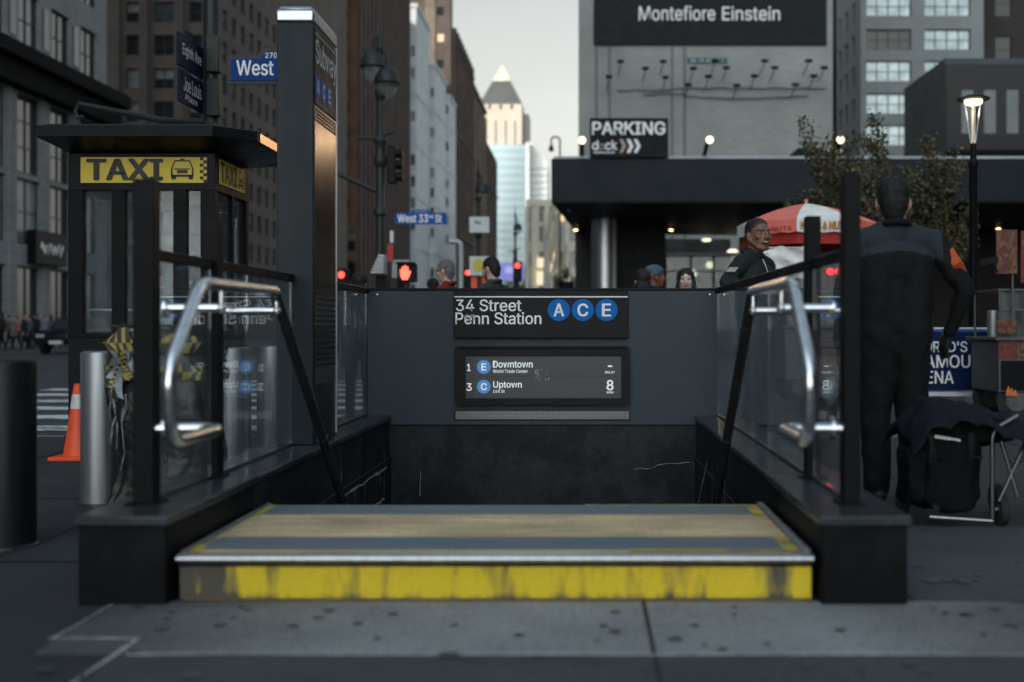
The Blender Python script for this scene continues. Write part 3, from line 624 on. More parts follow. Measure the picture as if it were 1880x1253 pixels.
# ------------------------------------------------------------------ barricade wrapped in plastic and checkered tape
TARP = mat('black_plastic_sheet', (.016, .018, .019), .30, var=.3, scale=5, bump=.8, bscale=22)
TAPE = checker('checkered_tape', (.34, .275, .045), (.014, .015, .016), (64, 2, 1), .45)
FROST = mat('crumpled_clear_tape', (.20, .23, .24), .3, var=.5, scale=20)
bx0, bx1, by0, by1 = -2.43, -1.86, 5.86, 6.06
t = thing('wrapped_barricade', 'barricade wrapped in black plastic and yellow checkered tape, beside the bollard', 'barricade', ((bx0 + bx1) / 2, 5.96, 0))
def drape(g, mt, top, off, n=26, m=22, z0=.0, seed=1):
    r = random.Random(seed); ph = [r.uniform(0, 6) for _ in range(8)]; vs = []; per = []
    for k in range(n * 2):                      # closed loop round the bundle
        a = 2 * math.pi * k / (n * 2); c, s_ = math.cos(a), math.sin(a)
        per.append((math.copysign(abs(c) ** .35, c), math.copysign(abs(s_) ** .5, s_)))
    for i in range(m + 1):
        q = i / m; z = z0 + (top - z0) * q
        for k, (c, s_) in enumerate(per):
            w = .018 * math.sin(5 * c + 9 * q + ph[0]) + .014 * math.sin(11 * c - 6 * q + ph[1]) + .012 * math.sin(17 * s_ + 13 * q + ph[2]) + r.uniform(-.006, .006)
            tk = 1.0 - .15 * q + .05 * math.sin(7 * q + ph[3])
            vs.append(((bx0 + bx1) / 2 + c * ((bx1 - bx0) / 2 * (.93 + .05 * math.sin(6 * q + ph[4])) + off + w), 5.96 + s_ * ((by1 - by0) / 2 * tk + off + w), z + (.02 * math.sin(8 * c + ph[5]) + r.uniform(-.008, .008) if i == m else 0)))
    L = n * 2
    fs = [(i * L + k, i * L + (k + 1) % L, (i + 1) * L + (k + 1) % L, (i + 1) * L + k) for i in range(m) for k in range(L)]
    return vs, fs, L
g = G(); vs, fs, L = drape(g, TARP, .925, 0); g.add(vs, fs + [tuple(range(22 * L, 23 * L))], TARP); g.build('plastic_wrap', t, smooth=60)
for z0, z1, sd_ in ((.80, .905, 3), (.665, .75, 5)):
    g = G(); vs, fs, L = drape(g, TAPE, z1, .014, m=2, z0=z0, seed=sd_); g.add(vs, fs, TAPE)
    g.build('checkered_tape', t, smooth=60, uv=[((k % L) / L, k // L / 2) for k in range(len(vs))])
g = G(); r = random.Random(11); uv = []
for k in range(5):                                # loose ends hanging down
    x = bx0 + .04 + .028 * k; pts = []
    w = .032
    for i in range(9):
        q = i / 8; xx = x + .03 * math.sin(4 * q + k); zz = .82 - (.14 + .05 * (k % 3)) * q; yy = by0 - .035 - .012 * math.sin(6 * q + k)
        pts += [(xx, yy, zz), (xx + w, yy - .012 * math.cos(5 * q), zz - .01)]; uv += [(q * .25, 0.), (q * .25, 1.)]
    g.add(pts, [(2 * i, 2 * i + 1, 2 * i + 3, 2 * i + 2) for i in range(8)], TAPE if k % 2 else FROST)
g.build('loose_tape', t, smooth=60, uv=uv)
g = G(); r = random.Random(13)
for i in range(5):                                # creased shiny tape running down the left edge
    x = bx0 + .03 + r.uniform(0, .10); z = r.uniform(.3, .7); n_ = r.randint(5, 9)
    g.strip([(x + .008 * math.sin(1.1 * j + i) + r.uniform(-.006, .006), by0 - .034 - .006 * math.sin(j * 2.3), z - .045 * j) for j in range(n_) if z - .045 * j > .01], .007, (0, 1, 0), FROST)
g.build('creased_film', t, smooth=0)

# ------------------------------------------------------------------ taxi booth
YEL = mat('taxi_yellow', (.66, .50, .045), .5, var=.1, scale=8, emit=(.66, .50, .05), estr=.02); INK = mat('sign_black', (.012, .012, .013), .5, var=.1)
BGLASS = glass('booth_glass', (.84, .88, .90), dust=.05, ior=1.32)
x0, x1, y0, y1 = X(125, 8.9), -2.84, 8.9, 9.78
t = thing('taxi_booth', 'dark taxi dispatch booth with yellow TAXI signs under its overhanging roof', 'booth', ((x0 + x1) / 2, (y0 + y1) / 2, 0))
zs = 2.03                                            # underside of the sign band
g = G(); g.box(x0, x1, y0, y1, 0.06, .86, BLACKM); g.box(x0 - .02, x1 + .02, y0 - .02, y1 + .02, 0, .1, BLACKP); g.box(x0 - .006, x1 + .006, y0 - .006, y1 + .006, .85, .885, BLACKP); g.build('lower_panel', t, bevel=.004)
g = G(); g.box(x0, x1, y0, y1, zs - .045, 2.27, BLACKM); g.build('sign_band', t, bevel=.004)
for px0, px1 in ((125, 152), (205, 229), (318, 342), (368, 395)):
    g = G(); g.box(X(px0, 8.9), X(px1, 8.9), y0, y0 + .07, .885, zs - .045, BLACKP); g.build('frame_post', t)
for a, b, c, d in ((x1 - .06, x1, y1 - .07, y1), (x0, x0 + .06, y1 - .07, y1), (x1 - .045, x1, 9.33, 9.38, ), (-3.42, -3.36, y1 - .05, y1)):
    g = G(); g.box(a, b, c, d, .885, zs - .045, BLACKP); g.build('frame_post', t)
g = G(); g.box(x0 + .05, x1 - .05, y0 + .03, y0 + .036, .885, zs - .045, BGLASS); g.build('window_pane', t, smooth=0)
g = G(); g.box(x1 - .03, x1 - .024, y0 + .07, y1 - .07, .885, zs - .045, BGLASS); g.build('window_pane', t, smooth=0)
g = G(); g.box(x0 + .05, x1 - .05, y1 - .03, y1 - .024, .885, zs - .045, BGLASS); g.build('window_pane', t, smooth=0)
g = G(); g.box(x0 + .024, x0 + .03, y0 + .07, y1 - .07, .885, zs - .045, BGLASS); g.build('window_pane', t, smooth=0)
g = G(); g.box(x0 + .06, x1 - .06, y0 + .07, y1 - .07, .886, .90, BLACKP); g.box(X(340, 9.2), X(374, 9.2), 9.2, 9.21, Z(376, 9.2), Z(361, 9.2), WHITE); g.tube([P(165, 570, 9.2), P(250, 570, 9.2)], .012, WHITE, n=10)
g.box(X(345, 9.4), X(378, 9.4), 9.38, 9.42, Z(470, 9.4), Z(376, 9.4), mat('pale_notice', (.30, .33, .35), .6, var=.3, scale=12)); g.build('desk', t)
# roof: flared slab with sloping soffit and chamfered front corner
def ring(a0, a1, b0, b1, ch, z): return [Vector(p) for p in ((a0, b0, z), (a1 - ch, b0, z), (a1, b0 + ch, z), (a1, b1, z), (a0, b1, z))]
r0 = ring(x0 + .01, x1 - .01, y0 + .01, y1 - .01, .02, 2.2705); r1 = ring(-4.07, -2.50, 8.58, 10.1, .26, 2.345); r2 = ring(-4.07, -2.50, 8.58, 10.1, .26, 2.425); r3 = ring(-4.0, -2.6, 8.68, 10.0, .26, 2.455)
g = G(); n = 5; g.add(r0 + r1 + r2 + r3, [(k, (k + 1) % n, n + (k + 1) % n, n + k) for k in range(n)] + [(n + k, n + (k + 1) % n, 2 * n + (k + 1) % n, 2 * n + k) for k in range(n)]
    + [(2 * n + k, 2 * n + (k + 1) % n, 3 * n + (k + 1) % n, 3 * n + k) for k in range(n)] + [tuple(range(3 * n, 4 * n))], BLACKM); g.build('roof', t, smooth=20, bevel=.003)
COPPER = mat('copper_fascia', (.55, .34, .20), .24, 1, var=.3, scale=3)
g = G()
for ya, yb in ((8.90, 9.42), (9.45, 10.06)): g.box(-2.499, -2.494, ya, yb, 2.352, 2.418, COPPER)
g.build('fascia_trim', t)
def taxi_sign(par, o, u, v, w, h, nrm):
    """yellow panel with TAXI, a cab seen from the front, and a checkered edge; u, v unit vectors in the panel"""
    o, u, v, nrm = map(Vector, (o, u, v, nrm))
    def q(a, b, k=1): return o + u * a * w + v * b * h + nrm * .003 * k
    g = G(); g.add([q(0, 0, 0), q(1, 0, 0), q(1, 1, 0), q(0, 1, 0)], [(0, 1, 2, 3)], YEL); s = g.build('sign_panel', par, smooth=0)
    g = G(); g.text('TAXI', q(.045, .09), u * w * .61, v * h * .85, INK, .035); g.build('lettering', s, smooth=0)
    g = G()
    def pl(pts): g.poly([q(a, b) for a, b in pts], INK)
    L, Rr, m = .715, .895, .805
    pl([(L + .02, .52), (L + .028, .56), (Rr - .028, .56), (Rr - .02, .52)])                                       # bonnet line
    for sx in (-1, 1):
        pl([(m + sx * .062, .86), (m + sx * .052, .86), (m + sx * .078, .54), (m + sx * .09, .54)])                 # pillars
        pl([(m + sx * .09, .56), (m + sx * .078, .56), (m + sx * .074, .24), (m + sx * .09, .24)])                  # wings
        pl([(m + sx * .086, .26), (m + sx * .05, .26), (m + sx * .05, .13), (m + sx * .086, .13)])                  # tyres
    pl([(m - .062, .88), (m - .062, .83), (m + .062, .83), (m + .062, .88)]); pl([(m - .02, .94), (m - .02, .89), (m + .02, .89), (m + .02, .94)])
    pl([(m - .085, .32), (m - .085, .23), (m + .085, .23), (m + .085, .32)]); pl([(m - .042, .5), (m - .042, .37), (m + .042, .37), (m + .042, .5)])
    for k in range(8):
        for j in range(2):
            if (k + j) % 2: a, b = .945 + .0275 * j, k / 8; g.add([q(a, b), q(a + .0275, b), q(a + .0275, b + .125), q(a, b + .125)], [(0, 1, 2, 3)], INK)
    g.build('cab_symbol', s, smooth=0)
taxi_sign(t, (X(148, 8.893), 8.893, Z(336, 8.893)), (1, 0, 0), (0, 0, 1), X(380, 8.893) - X(148, 8.893), Z(289, 8.893) - Z(336, 8.893), (0, -1, 0))
taxi_sign(t, (x1 + .006, 8.97, 2.045), (0, 1, 0), (0, 0, 1), .70, .19, (1, 0, 0))

# ------------------------------------------------------------------ street sign and signal poles
SGREEN = mat('dark_cast_iron', (.020, .026, .027), .5, .3, var=.25, scale=8, bump=.1); NAVY = mat('sign_blue', (.004, .045, .21), .5, var=.1, spec=.12); NAVY2 = mat('night_blue_sign', (.006, .011, .030), .5, var=.1, spec=.12)
REDG = emis('red_signal_glow', (1, .06, .04), 3.0); REDH = emis('red_hand_glow', (1, .12, .07), 2.0); DARKL = mat('unlit_lens', (.03, .02, .01), .3)
px_, py_ = X(388, 12), 12.0
t = thing('traffic_signal_pole', 'thick dark signal pole behind the taxi booth carrying four street signs', 'pole', (px_, py_, 0))
g = G(); g.lathe((px_, py_, 0), [(.13, 0), (.13, .5), (.085, .62), (.078, 6.5), (.07, 6.6)], SGREEN, 24); g.build('mast', t)
for z in (2.65, 3.1, 3.55): g = G(); g.box(px_ - .02, px_ + .115, py_ - .12, py_ - .02, z, z + .38, SGREEN); g.build('control_box', t, bevel=.01)
g = G(); g.tube([(px_, py_, 3.05), P(300, 222, 12.2), P(145, 192, 12.4)], [.04, .035, .03], SGREEN, 12); g.tube([P(145, 192, 12.4), P(138, 205, 12.4), P(142, 216, 12.4), P(152, 214, 12.4)], .02, SGREEN, 10); g.build('mast_arm', t)
def side_sign(label, ya, yb, zt_, zb_, body, sub=None, tab=True):
    xs = -3.93; t = thing('street_sign', label, 'sign', (xs, ya, zb_))
    pts = [(xs, ya, zb_), (xs, yb, zb_), (xs, yb, zt_)] + ([(xs, ya + (yb - ya) * .62, zt_), (xs, ya + (yb - ya) * .58, zt_ + .07), (xs, ya + (yb - ya) * .32, zt_ + .07), (xs, ya + (yb - ya) * .28, zt_)] if tab else []) + [(xs, ya, zt_)]
    g = G(); g.prism(pts, (-.03, 0, 0), NAVY2); g.build('plate', t, bevel=.003)
    g = G(); h = zt_ - zb_; g.text(body, (xs + .003, ya + .09, zb_ + h * (.38 if sub else .28)), (0, yb - ya - .16, 0), (0, 0, h * .45), LETTER, .004)
    if sub: g.text(sub, (xs + .003, ya + .14, zb_ + h * .12), (0, yb - ya - .34, 0), (0, 0, h * .18), LETTER, .004)
    g.build('lettering', t, smooth=0)
side_sign('dark Eighth Ave street sign seen edge-on, upper of the two on the signal pole', 11.22, 11.93, 3.80, 3.48, 'Eighth Ave')
side_sign('dark Joe Louis street sign seen edge-on, lower of the two on the signal pole', 11.25, 11.93, 3.45, 3.13, 'Joe Louis', 'Plaza', False)
def blue_sign(label, pxa, pxb, ya, yb, yh, h0, h1, D, items, border=True):
    t = thing('street_sign', label, 'sign', (X((pxa + pxb) / 2, D), D, Z(yb, D)))
    def out(e, D): return [P(pxa - e, yb + e, D), P(pxb + e, yb + e, D), P(pxb + e, ya - e, D), P(h1 + e + (ya - yh) * .5, ya - e, D), P(h1 + e * .5, yh - e, D), P(h0 - e * .5, yh - e, D), P(h0 - e - (ya - yh) * .5, ya - e, D), P(pxa - e, ya - e, D)]
    g = G(); g.prism(out(0, D), (0, .03, 0), NAVY); g.build('plate', t)
    if border: g = G(); g.prism(out(7, D + .012), (0, .03, 0), SGREEN); g.build('frame', t)
    g = G()
    for s, a, b, c, d, bo in items: ptext(g, s, a, b, c, d, D - .004, LETTER, bo)
    g.build('lettering', t, smooth=0); return t
blue_sign('blue West street sign numbered 270 beside the black pylon', 424, 598, 108, 148, 96, 486, 540, 11.9, [('West', 434, 502, 111, 139, .012), ('270', 487, 509, 97, 107, .01)])
LD = 22.0
NAVY = mat('bright_sign_blue', (.006, .085, .36), .5, var=.1, spec=.15)
blue_sign('bright blue West 33rd St sign on the ornate lamp post', 725.5, 819.5, 391, 412, 385.5, 757, 787, LD - .12, [('West 33', 730, 786, 394, 409, .02), ('rd', 787, 795, 394.5, 401, .02), ('St', 799, 811, 394, 409, .02), ('-------', 761, 783, 388.5, 389.6, .02)], False)

LAMPG = glass('lamp_globe_glass', (.85, .9, .9), dust=.25)
def ornate_lamp(label, D, px, ztop, second=True, s=1.0):
    x = X(px, D); t = thing('ornate_lamp_post', label, 'lamp post', (x, D, 0))
    k = ztop / 7.0
    g = G(); pr = [(.24, 0), (.24, .5), (.17, .62), (.15, 1.2), (.16, 1.25), (.10, 1.32), (.085, 3.1), (.125, 3.14), (.125, 3.22), (.08, 3.3), (.075, 4.05), (.115, 4.1), (.125, 4.22), (.09, 4.32), (.10, 4.5), (.13, 4.56), (.09, 4.64), (.06, 4.8), (.06, 5.35), (.10, 5.4), (.11, 5.52), (.05, 5.6), (.045, 6.3), (.07, 6.36), (.03, 6.5), (.012, 6.9)]
    g.lathe((x, D, 0), [(r * s, z * k) for r, z in pr], SGREEN, 20); g.build('post', t)
    for sx, dz in (((-1, .28), (1, -.03)) if second else ((1, -.03),)):
        ax, az = x + sx * .13 * s, (5.72 + dz) * k
        g = G(); g.tube(bend([(x, D, az + .35), (x + sx * .06, D - .2 * sx * 0, az + .62), (ax, D, az + .5), (ax, D, az + .30)], .12), .025, SGREEN, 10)
        g.lathe((ax, D, az), [(.02, .36), (.05, .31), (.12, .29), (.19, .22), (.235, .12), (.25, .0), (.23, -.02)], SGREEN, 22); hd = g.build('lantern_hood', t)
        g = G(); g.lathe((ax, D, az), [(.20, -.02), (.19, -.10), (.13, -.22), (.05, -.29), (.001, -.30)], LAMPG, 20, cap=False); g.build('globe', hd)
    g = G(); g.tube([(x - .42 * s, D, 4.60 * k + .03), (x - .1, D, 4.62 * k), (x + .28 * s, D, 4.70 * k + .06)], .03, SGREEN, 10); g.build('cross_arm', t)
    return t, x
lt, lx = ornate_lamp('ornate twin lantern lamp post beside the West 33rd St sign', LD, 698, 6.85)
g = G(); g.tube([P(700, 355, LD), P(617, 318, LD), P(545, 286, LD)], [.05, .045, .04], SGREEN, 10); g.build('signal_arm', lt)
t = thing('traffic_light', 'dark traffic light mounted on the ornate twin lantern lamp post', 'traffic light', P(724, 335, LD - .1))
a, b = P(709, 335, LD - .15), P(738, 271, LD + .2)
g = G(); g.box(a.x, b.x - .08, LD - .05, LD + .2, a.z, b.z, BLACKM); g.build('housing', t, bevel=.02)
g = G()
for py in (281, 302, 324): g.lathe((b.x - .08, LD + .07, Z(py, LD)), [(.09, 0), (.085, .12)], BLACKM, 14, 'X'); 
g.build('visor', t)
g = G(); g.disc((b.x - .075, LD + .07, Z(281, LD)), .05, (0, 1, 0), (0, 0, 1), emis('amber_signal_glow', (1, .55, .2), 1.2)); g.build('lens', t)
t = thing('pedestrian_signal', 'lit pedestrian signal showing a red hand beside the grey-haired man', 'pedestrian signal', P(745, 518, 19))
g = G(); a, b = P(729, 518, 19), P(763, 484, 19); g.box(a.x, b.x, 19, 19.22, a.z, b.z, BLACKM); g.box(a.x - .01, b.x + .01, 18.9, 19, b.z - .01, b.z + .015, BLACKM); g.build('housing', t, bevel=.02)
g = G()
hp = [(738.5, 514), (748, 514), (752.5, 505), (754.5, 498.5), (752.5, 497), (749.6, 501), (749.6, 490), (747.3, 489), (746.2, 497), (745, 487.5), (742.6, 487.5), (742.2, 497), (740.3, 489), (738, 490), (738.2, 499), (736, 494), (734.5, 495), (735, 506)]
g.poly([P(a_, b_, 18.99) for a_, b_ in hp], REDH); g.build('red_hand', t, smooth=0)
g = G(); g.tube([P(746, 518, 19.1), (X(746, 19.1), 19.1, -.12)], .05, SGREEN, 12); g.build('post', t)
def red_light(label, px, py, D, r):
    t = thing('traffic_light', label, 'traffic light', P(px, py, D)); c = P(px, py, D)
    g = G(); g.box(c.x - r * 1.8, c.x + r * 1.8, D + .02, D + .25, c.z - r * 6.5, c.z + r * 1.8, BLACKM); g.build('housing', t, bevel=.02)
    g = G(); g.lathe((c.x, D, c.z), [(r, .018), (r * .7, -.02), (.001, -.03)], REDG, 16, 'Y', cap=False); g.build('lens', t)
    g = G(); g.tube([(c.x, D + .3, c.z + .2), (c.x, D + .3, -.12)], .06, SGREEN, 10); g.build('post', t)
red_light('red traffic light seen between the pylon and the dark-haired head', 626, 505, 30, .085)
red_light('red traffic light left of the white sign with the yellow disc', 858.5, 501, 45, .095)
red_light('red traffic light in front of the lavender screen', 950, 488, 60, .13)
t2, x2 = ornate_lamp('ornate single lantern lamp post standing farther up the avenue', 40, 878, 6.9, False)
t3, x3 = ornate_lamp('distant dark ornate lamp post before the pale glass tower', 62, 946, 7.6, False)
# small boards hung along the avenue
BOARD = mat('white_board', (.62, .66, .66), .5, var=.15, scale=4)
def board(label, px0, px1, py0, py1, D, m, name='sign_board', extra=None):
    t = thing(name, label, 'sign', P((px0 + px1) / 2, py1, D)); a, b = P(px0, py1, D), P(px1, py0, D)
    g = G(); g.box(a.x, b.x, D, D + .08, a.z, b.z, m); g.build('panel', t)
    if extra: extra(t, D)
    return t
def ex1(t, D):
    g = G(); g.strip([P(871 + i * 1.5, 409 - 2 * math.sin(i * .8), D - .01) for i in range(9)], .05, (0, 1, 0), INK); g.tube([P(880, 398, D + .1), P(880, 380, D + .1)], .03, SGREEN); g.build('emblem', t)
board('plain white hanging sign high on the avenue below the single lantern', 862, 898, 398.5, 427, 38, BOARD, extra=ex1)
def ex2(t, D):
    g = G(); g.disc((X(879, D), D - .01, Z(488, D)), 11 * D / F, (1, 0, 0), (0, 0, 1), mat('yellow_disc_paint', (.60, .52, .03), .5)); g.build('yellow_disc', t, smooth=0)
    g = G(); g.tube([P(880, 506, D + .1), (X(880, D), D + .1, -.12)], .05, SGREEN); g.build('post', t)
board('white sign with a yellow disc above the bearded man', 862, 898, 471, 506, 26, BOARD, extra=ex2)
board('bright orange red board behind the bearded man', 865, 892, 509, 535, 26.3, mat('orange_red_board', (.70, .08, .025), .4, emit=(.8, .09, .02), estr=.12))
board('narrow red vertical banner on the ornate lamp post', 711, 721, 448, 481, LD - .3, mat('red_banner', (.45, .03, .03), .6))
board('small grey box sign above the red vertical banner', 716, 722, 424, 446, LD - .3, BOARD)
LAV = emis('lavender_screen_glow', (.30, .32, .85), .5); LAV2 = emis('pale_lavender_glow', (.55, .55, .95), .55)
def ex3(t, D):
    g = G(); a, b = P(928, 502, D - .3), P(945, 490, D - .3); g.box(a.x, b.x, D - .32, D - .01, a.z, b.z, LAV2); g.build('bright_patch', t)
board('lit lavender screen at the far end of the avenue', 914, 962, 483, 516, 180, LAV, 'led_screen', ex3)
t = thing('bent_pipe_rack', 'pale grey bent pipe arch rising behind the grey-haired man', 'pipe', P(835, 530, 24))
g = G(); g.tube(bend([(X(846, 24), 24, -.12), P(846, 444, 24), P(825, 444, 24)], .16), .055, mat('galvanised_pipe', (.40, .43, .44), .45, .4), 12); g.build('pipe', t)
def slat_stand(label, pts, D, n):
    t = thing('slatted_stall_roof', label, 'stall', P((pts[0] + pts[1]) / 2, 530, D)); g = G()
    for i in range(n):
        q0, q1 = i / n, (i + .55) / n; ya, yb = pts[4] + (pts[5] - pts[4]) * q0, pts[4] + (pts[5] - pts[4]) * q1
        xa, xb = pts[2] + (pts[0] - pts[2]) * q0, pts[3] + (pts[1] - pts[3]) * q0
        a, b = P(xa, yb, D), P(xb, ya, D); g.box(a.x, b.x, D - .02 * i, D + .3, a.z, b.z, BOARD)
    g.build('slats', t)
    g = G(); a, b = P(pts[0], pts[5], D), P(pts[1], pts[4], D); g.box(a.x + .03, b.x - .03, D + .31, D + .9, -.12, a.z, BLACKM); g.build('stall_body', t)
slat_stand('white slatted stall roof beside the pedestrian signal post', (681, 705, 694, 705, 468, 504), 20.5, 7)
slat_stand('white slatted kiosk panel left of the red hand signal', (722, 738, 720, 752, 478, 512), 23.5, 8)
t = thing('hooked_street_light', 'tall hooked street light rising above the parking canopy corner', 'street light', (X(1027, 90), 90, -.13))
g = G(); g.tube(bend([(X(1028, 90), 90, -.13), P(1028, 252, 90), P(1012, 252, 90), P(1012, 266, 90)], .45), .07, SGREEN, 10); g.build('pole', t)
g = G(); g.lathe(P(1012, 278, 90), [(.02, .55), (.16, .40), (.22, 0)], SGREEN, 14); g.build('lamp_head', t)

# ------------------------------------------------------------------ modern lamp by the plaza
D = 14.3; x = X(1787, D); LG = emis('warm_lamp_glow', (1, .86, .62), 1.6)
t = thing('plaza_lamp', 'lit plaza lamp post with a flat disc hood and concrete foot', 'lamp post', (x, D, 0))
g = G(); g.lathe((x, D, 0), [(.14, 0), (.145, .50), (.13, .515)], CONC, 28); g.build('concrete_base', t, bevel=.006)
g = G(); g.lathe((x, D, 0), [(.085, .516), (.085, .53), (.055, .56), (.05, 2.9), (.062, 2.92), (.062, 2.98), (.04, 3.0), (.035, 3.2)], BLACKP, 18); g.build('pole', t)
g = G(); g.lathe((x, D, 0), [(.19, 3.735), (.20, 3.75), (.10, 3.79), (.02, 3.80)], BLACKP, 28); g.build('disc_hood', t)
g = G(); g.lathe((x, D, 0), [(.11, 3.732), (.105, 3.69), (.06, 3.67), (.001, 3.668)], LG, 24, cap=False); g.build('bulb', t)
g = G()
for k in range(3):
    a = R(20 + 120 * k); g.tube([(x + .11 * math.cos(a), D + .11 * math.sin(a), 3.73), (x + .03 * math.cos(a), D + .03 * math.sin(a), 3.2)], .006, STEELB, 8)
g.tube([(x, D, 3.19), (x, D, 3.66)], .022, mat('frosted_rod', (.7, .66, .55), .5, emit=(1, .85, .6), estr=.25), n=12); g.build('lamp_cage', t)
ld = bpy.data.lights.new('plaza_lamp_light', 'POINT'); ld.energy = 6; ld.color = (1, .82, .58); ld.shadow_soft_size = .1
lo = bpy.data.objects.new('plaza_lamp_light', ld); COL.objects.link(lo); lo.location = (x, D, 3.62); lo.parent = None

# ------------------------------------------------------------------ street tree on the right
BARK = mat('grey_bark', (.075, .065, .055), .9, var=.3, scale=14, bump=.6, bscale=40)
LEAF = mat('olive_leaf', (.085, .082, .040), .65, var=.45, scale=1.6); LEAF2 = mat('dry_olive_leaf', (.15, .115, .060), .7, var=.4, scale=2); LEAF3 = mat('dark_green_leaf', (.050, .055, .035), .65, var=.4, scale=2)
def tree(label, base, h, trunk_h, spread, nl, leaf, mats, seed, group=None, name='street_tree', lean=0):
    r = random.Random(seed); t = thing(name, label, 'tree', base, group); b = Vector(base)
    g = G(); tips = []
    top = b + Vector((lean, 0, trunk_h)); g.tube([b, b + Vector((lean * .3, .02, trunk_h * .5)), top], [.075 * h / 4.5, .055 * h / 4.5, .045 * h / 4.5], BARK, 10)
    def branch(p, d, L, rad, lev):
        pts = [p]; q = p.copy(); dd = d.copy()
        for i in range(4):
            dd = (dd + Vector((r.uniform(-.25, .25), r.uniform(-.25, .25), r.uniform(-.05, .22)))).normalized(); q = q + dd * L / 4; pts.append(q.copy())
        g.tube(pts, [rad * (1 - .16 * i) for i in range(5)], BARK, 6)
        if lev >= 2: tips.extend(pts[1:]); return
        for i in range(4 if lev == 0 else 4):
            a = r.uniform(0, 6.283); nd = (dd + Vector((math.cos(a), math.sin(a), r.uniform(-.1, .5))) * .8).normalized()
            branch(pts[2 + i % 3], nd, L * r.uniform(.5, .72), rad * .5, lev + 1)
        tips.append(pts[-1])
    for i in range(7):
        a = 6.283 * i / 7 + r.uniform(-.3, .3); u = r.uniform(.35, 1.0)
        branch(top - Vector((0, 0, r.uniform(0, .25 * trunk_h))), Vector((math.cos(a) * u, math.sin(a) * u, r.uniform(.55, 1.1))).normalized(), (h - trunk_h) * r.uniform(.40, .62) * (1 if u < .7 else spread / (h - trunk_h) * 1.7), .028 * h / 4.5, 0)
    g.build('trunk', t, smooth=60)
    g = G()
    for i in range(nl):
        c = r.choice(tips) + Vector((r.gauss(0, .06), r.gauss(0, .06), r.gauss(0, .06))) * h / 4.5
        u = Vector((r.uniform(-1, 1), r.uniform(-1, 1), r.uniform(-.8, .5))).normalized(); w = u.cross(Vector((r.uniform(-1, 1), r.uniform(-1, 1), r.uniform(-1, 1)))).normalized()
        L = leaf * r.uniform(.45, 1.5); w = w * L * .42
        g.add([c, c + u * L * .5 + w, c + u * L, c + u * L * .5 - w], [(0, 1, 2, 3)], mats[min(len(mats) - 1, int(r.random() ** 1.6 * len(mats)))])
    g.build('crown', t, smooth=0)
    return t
tree('sparse olive-leaved street tree behind the man in the dark jacket', (X(1630, 18), 18, 0), 4.35, 1.7, 1.45, 22000, .052, [LEAF, LEAF3, LEAF2], 21)
# ------------------------------------------------------------------ buildings
PANES = {
 'dark': mat('dark_window_glass', (.018, .022, .027), .08, var=.2, scale=.8, spec=.6),
 'blue': mat('sky_window_glass', (.05, .065, .08), .05, .35, var=.3, scale=.6, spec=.8),
 'blind': mat('window_with_blind', (.20, .22, .235), .35, var=.25, scale=1.0, spec=.6),
 'sky': mat('bright_window_reflection', (.24, .29, .31), .07, .9, var=.5, scale=.5),
 'lit': emis('lit_window_glow', (1, .72, .40), .9),
}
WFR = mat('dark_window_frame', (.030, .032, .035), .5, var=.2); WFRL = mat('pale_window_frame', (.30, .31, .32), .6, var=.2)
WMESH = {}
def win_mesh(w, h, nx, ny, pane, fr, topblind=False):
    k = (round(w, 2), round(h, 2), nx, ny, pane, fr.name, topblind)
    if k in WMESH: return WMESH[k]
    g = G(); b = min(.09, w * .07); pm = PANES[pane]
    if topblind: g.box(-w / 2, w / 2, -.01, .0, h * .5, h, PANES['blind']); g.box(-w / 2, w / 2, -.01, .0, 0, h * .4995, pm)
    else: g.box(-w / 2, w / 2, -.01, .0, 0, h, pm)
    for x0, x1, z0, z1 in [(-w / 2, -w / 2 + b, 0, h), (w / 2 - b, w / 2, 0, h), (-w / 2 + b, w / 2 - b, 0, b), (-w / 2 + b, w / 2 - b, h - b, h)] \
        + [(-w / 2 + w * i / nx - b * .4, -w / 2 + w * i / nx + b * .4, b, h - b) for i in range(1, nx)]: g.box(x0, x1, -.07, -.0105, z0, z1, fr)
    for j in range(1, ny):
        for i in range(nx): g.box(-w / 2 + w * i / nx + b * .42, -w / 2 + w * (i + 1) / nx - b * .42, -.065, -.0105, h * j / ny - b * .3, h * j / ny + b * .3, fr)
    me = bpy.data.meshes.new('window'); me.from_pydata(g.v, [], g.f)
    for m_ in g.mats: me.materials.append(m_)
    me.polygons.foreach_set('material_index', g.mi); me.update(); WMESH[k] = me; return me
def facade(g, o, u, n, Wd, Hh, holes, dep, mt):
    """wall rectangle with real openings; reveals run back by dep"""
    o, u, n = Vector(o), Vector(u), Vector(n); zv = Vector((0, 0, 1))
    us = sorted({0., Wd} | {a for h in holes for a in h[:2]}); zs_ = sorted({0., Hh} | {a for h in holes for a in h[2:4]})
    # strips between columns: merge cells vertically where no hole crosses them
    for a, b in zip(us, us[1:]):
        if b - a < 1e-5: continue
        hc = sorted([(h[2], h[3]) for h in holes if h[0] < (a + b) / 2 < h[1]]); z = 0.
        for c, d in hc + [(Hh, Hh)]:
            if c - z > 1e-5: g.add([o + u * a + zv * z, o + u * b + zv * z, o + u * b + zv * c, o + u * a + zv * c], [(0, 1, 2, 3)], mt)
            z = max(z, d)
    for a, b, c, d in [h[:4] for h in holes]:
        q = [o + u * a + zv * c, o + u * b + zv * c, o + u * b + zv * d, o + u * a + zv * d]; k = [p - n * dep for p in q]
        g.add(q + k, [(0, 1, 5, 4), (1, 2, 6, 5), (2, 3, 7, 6), (3, 0, 4, 7)], mt)
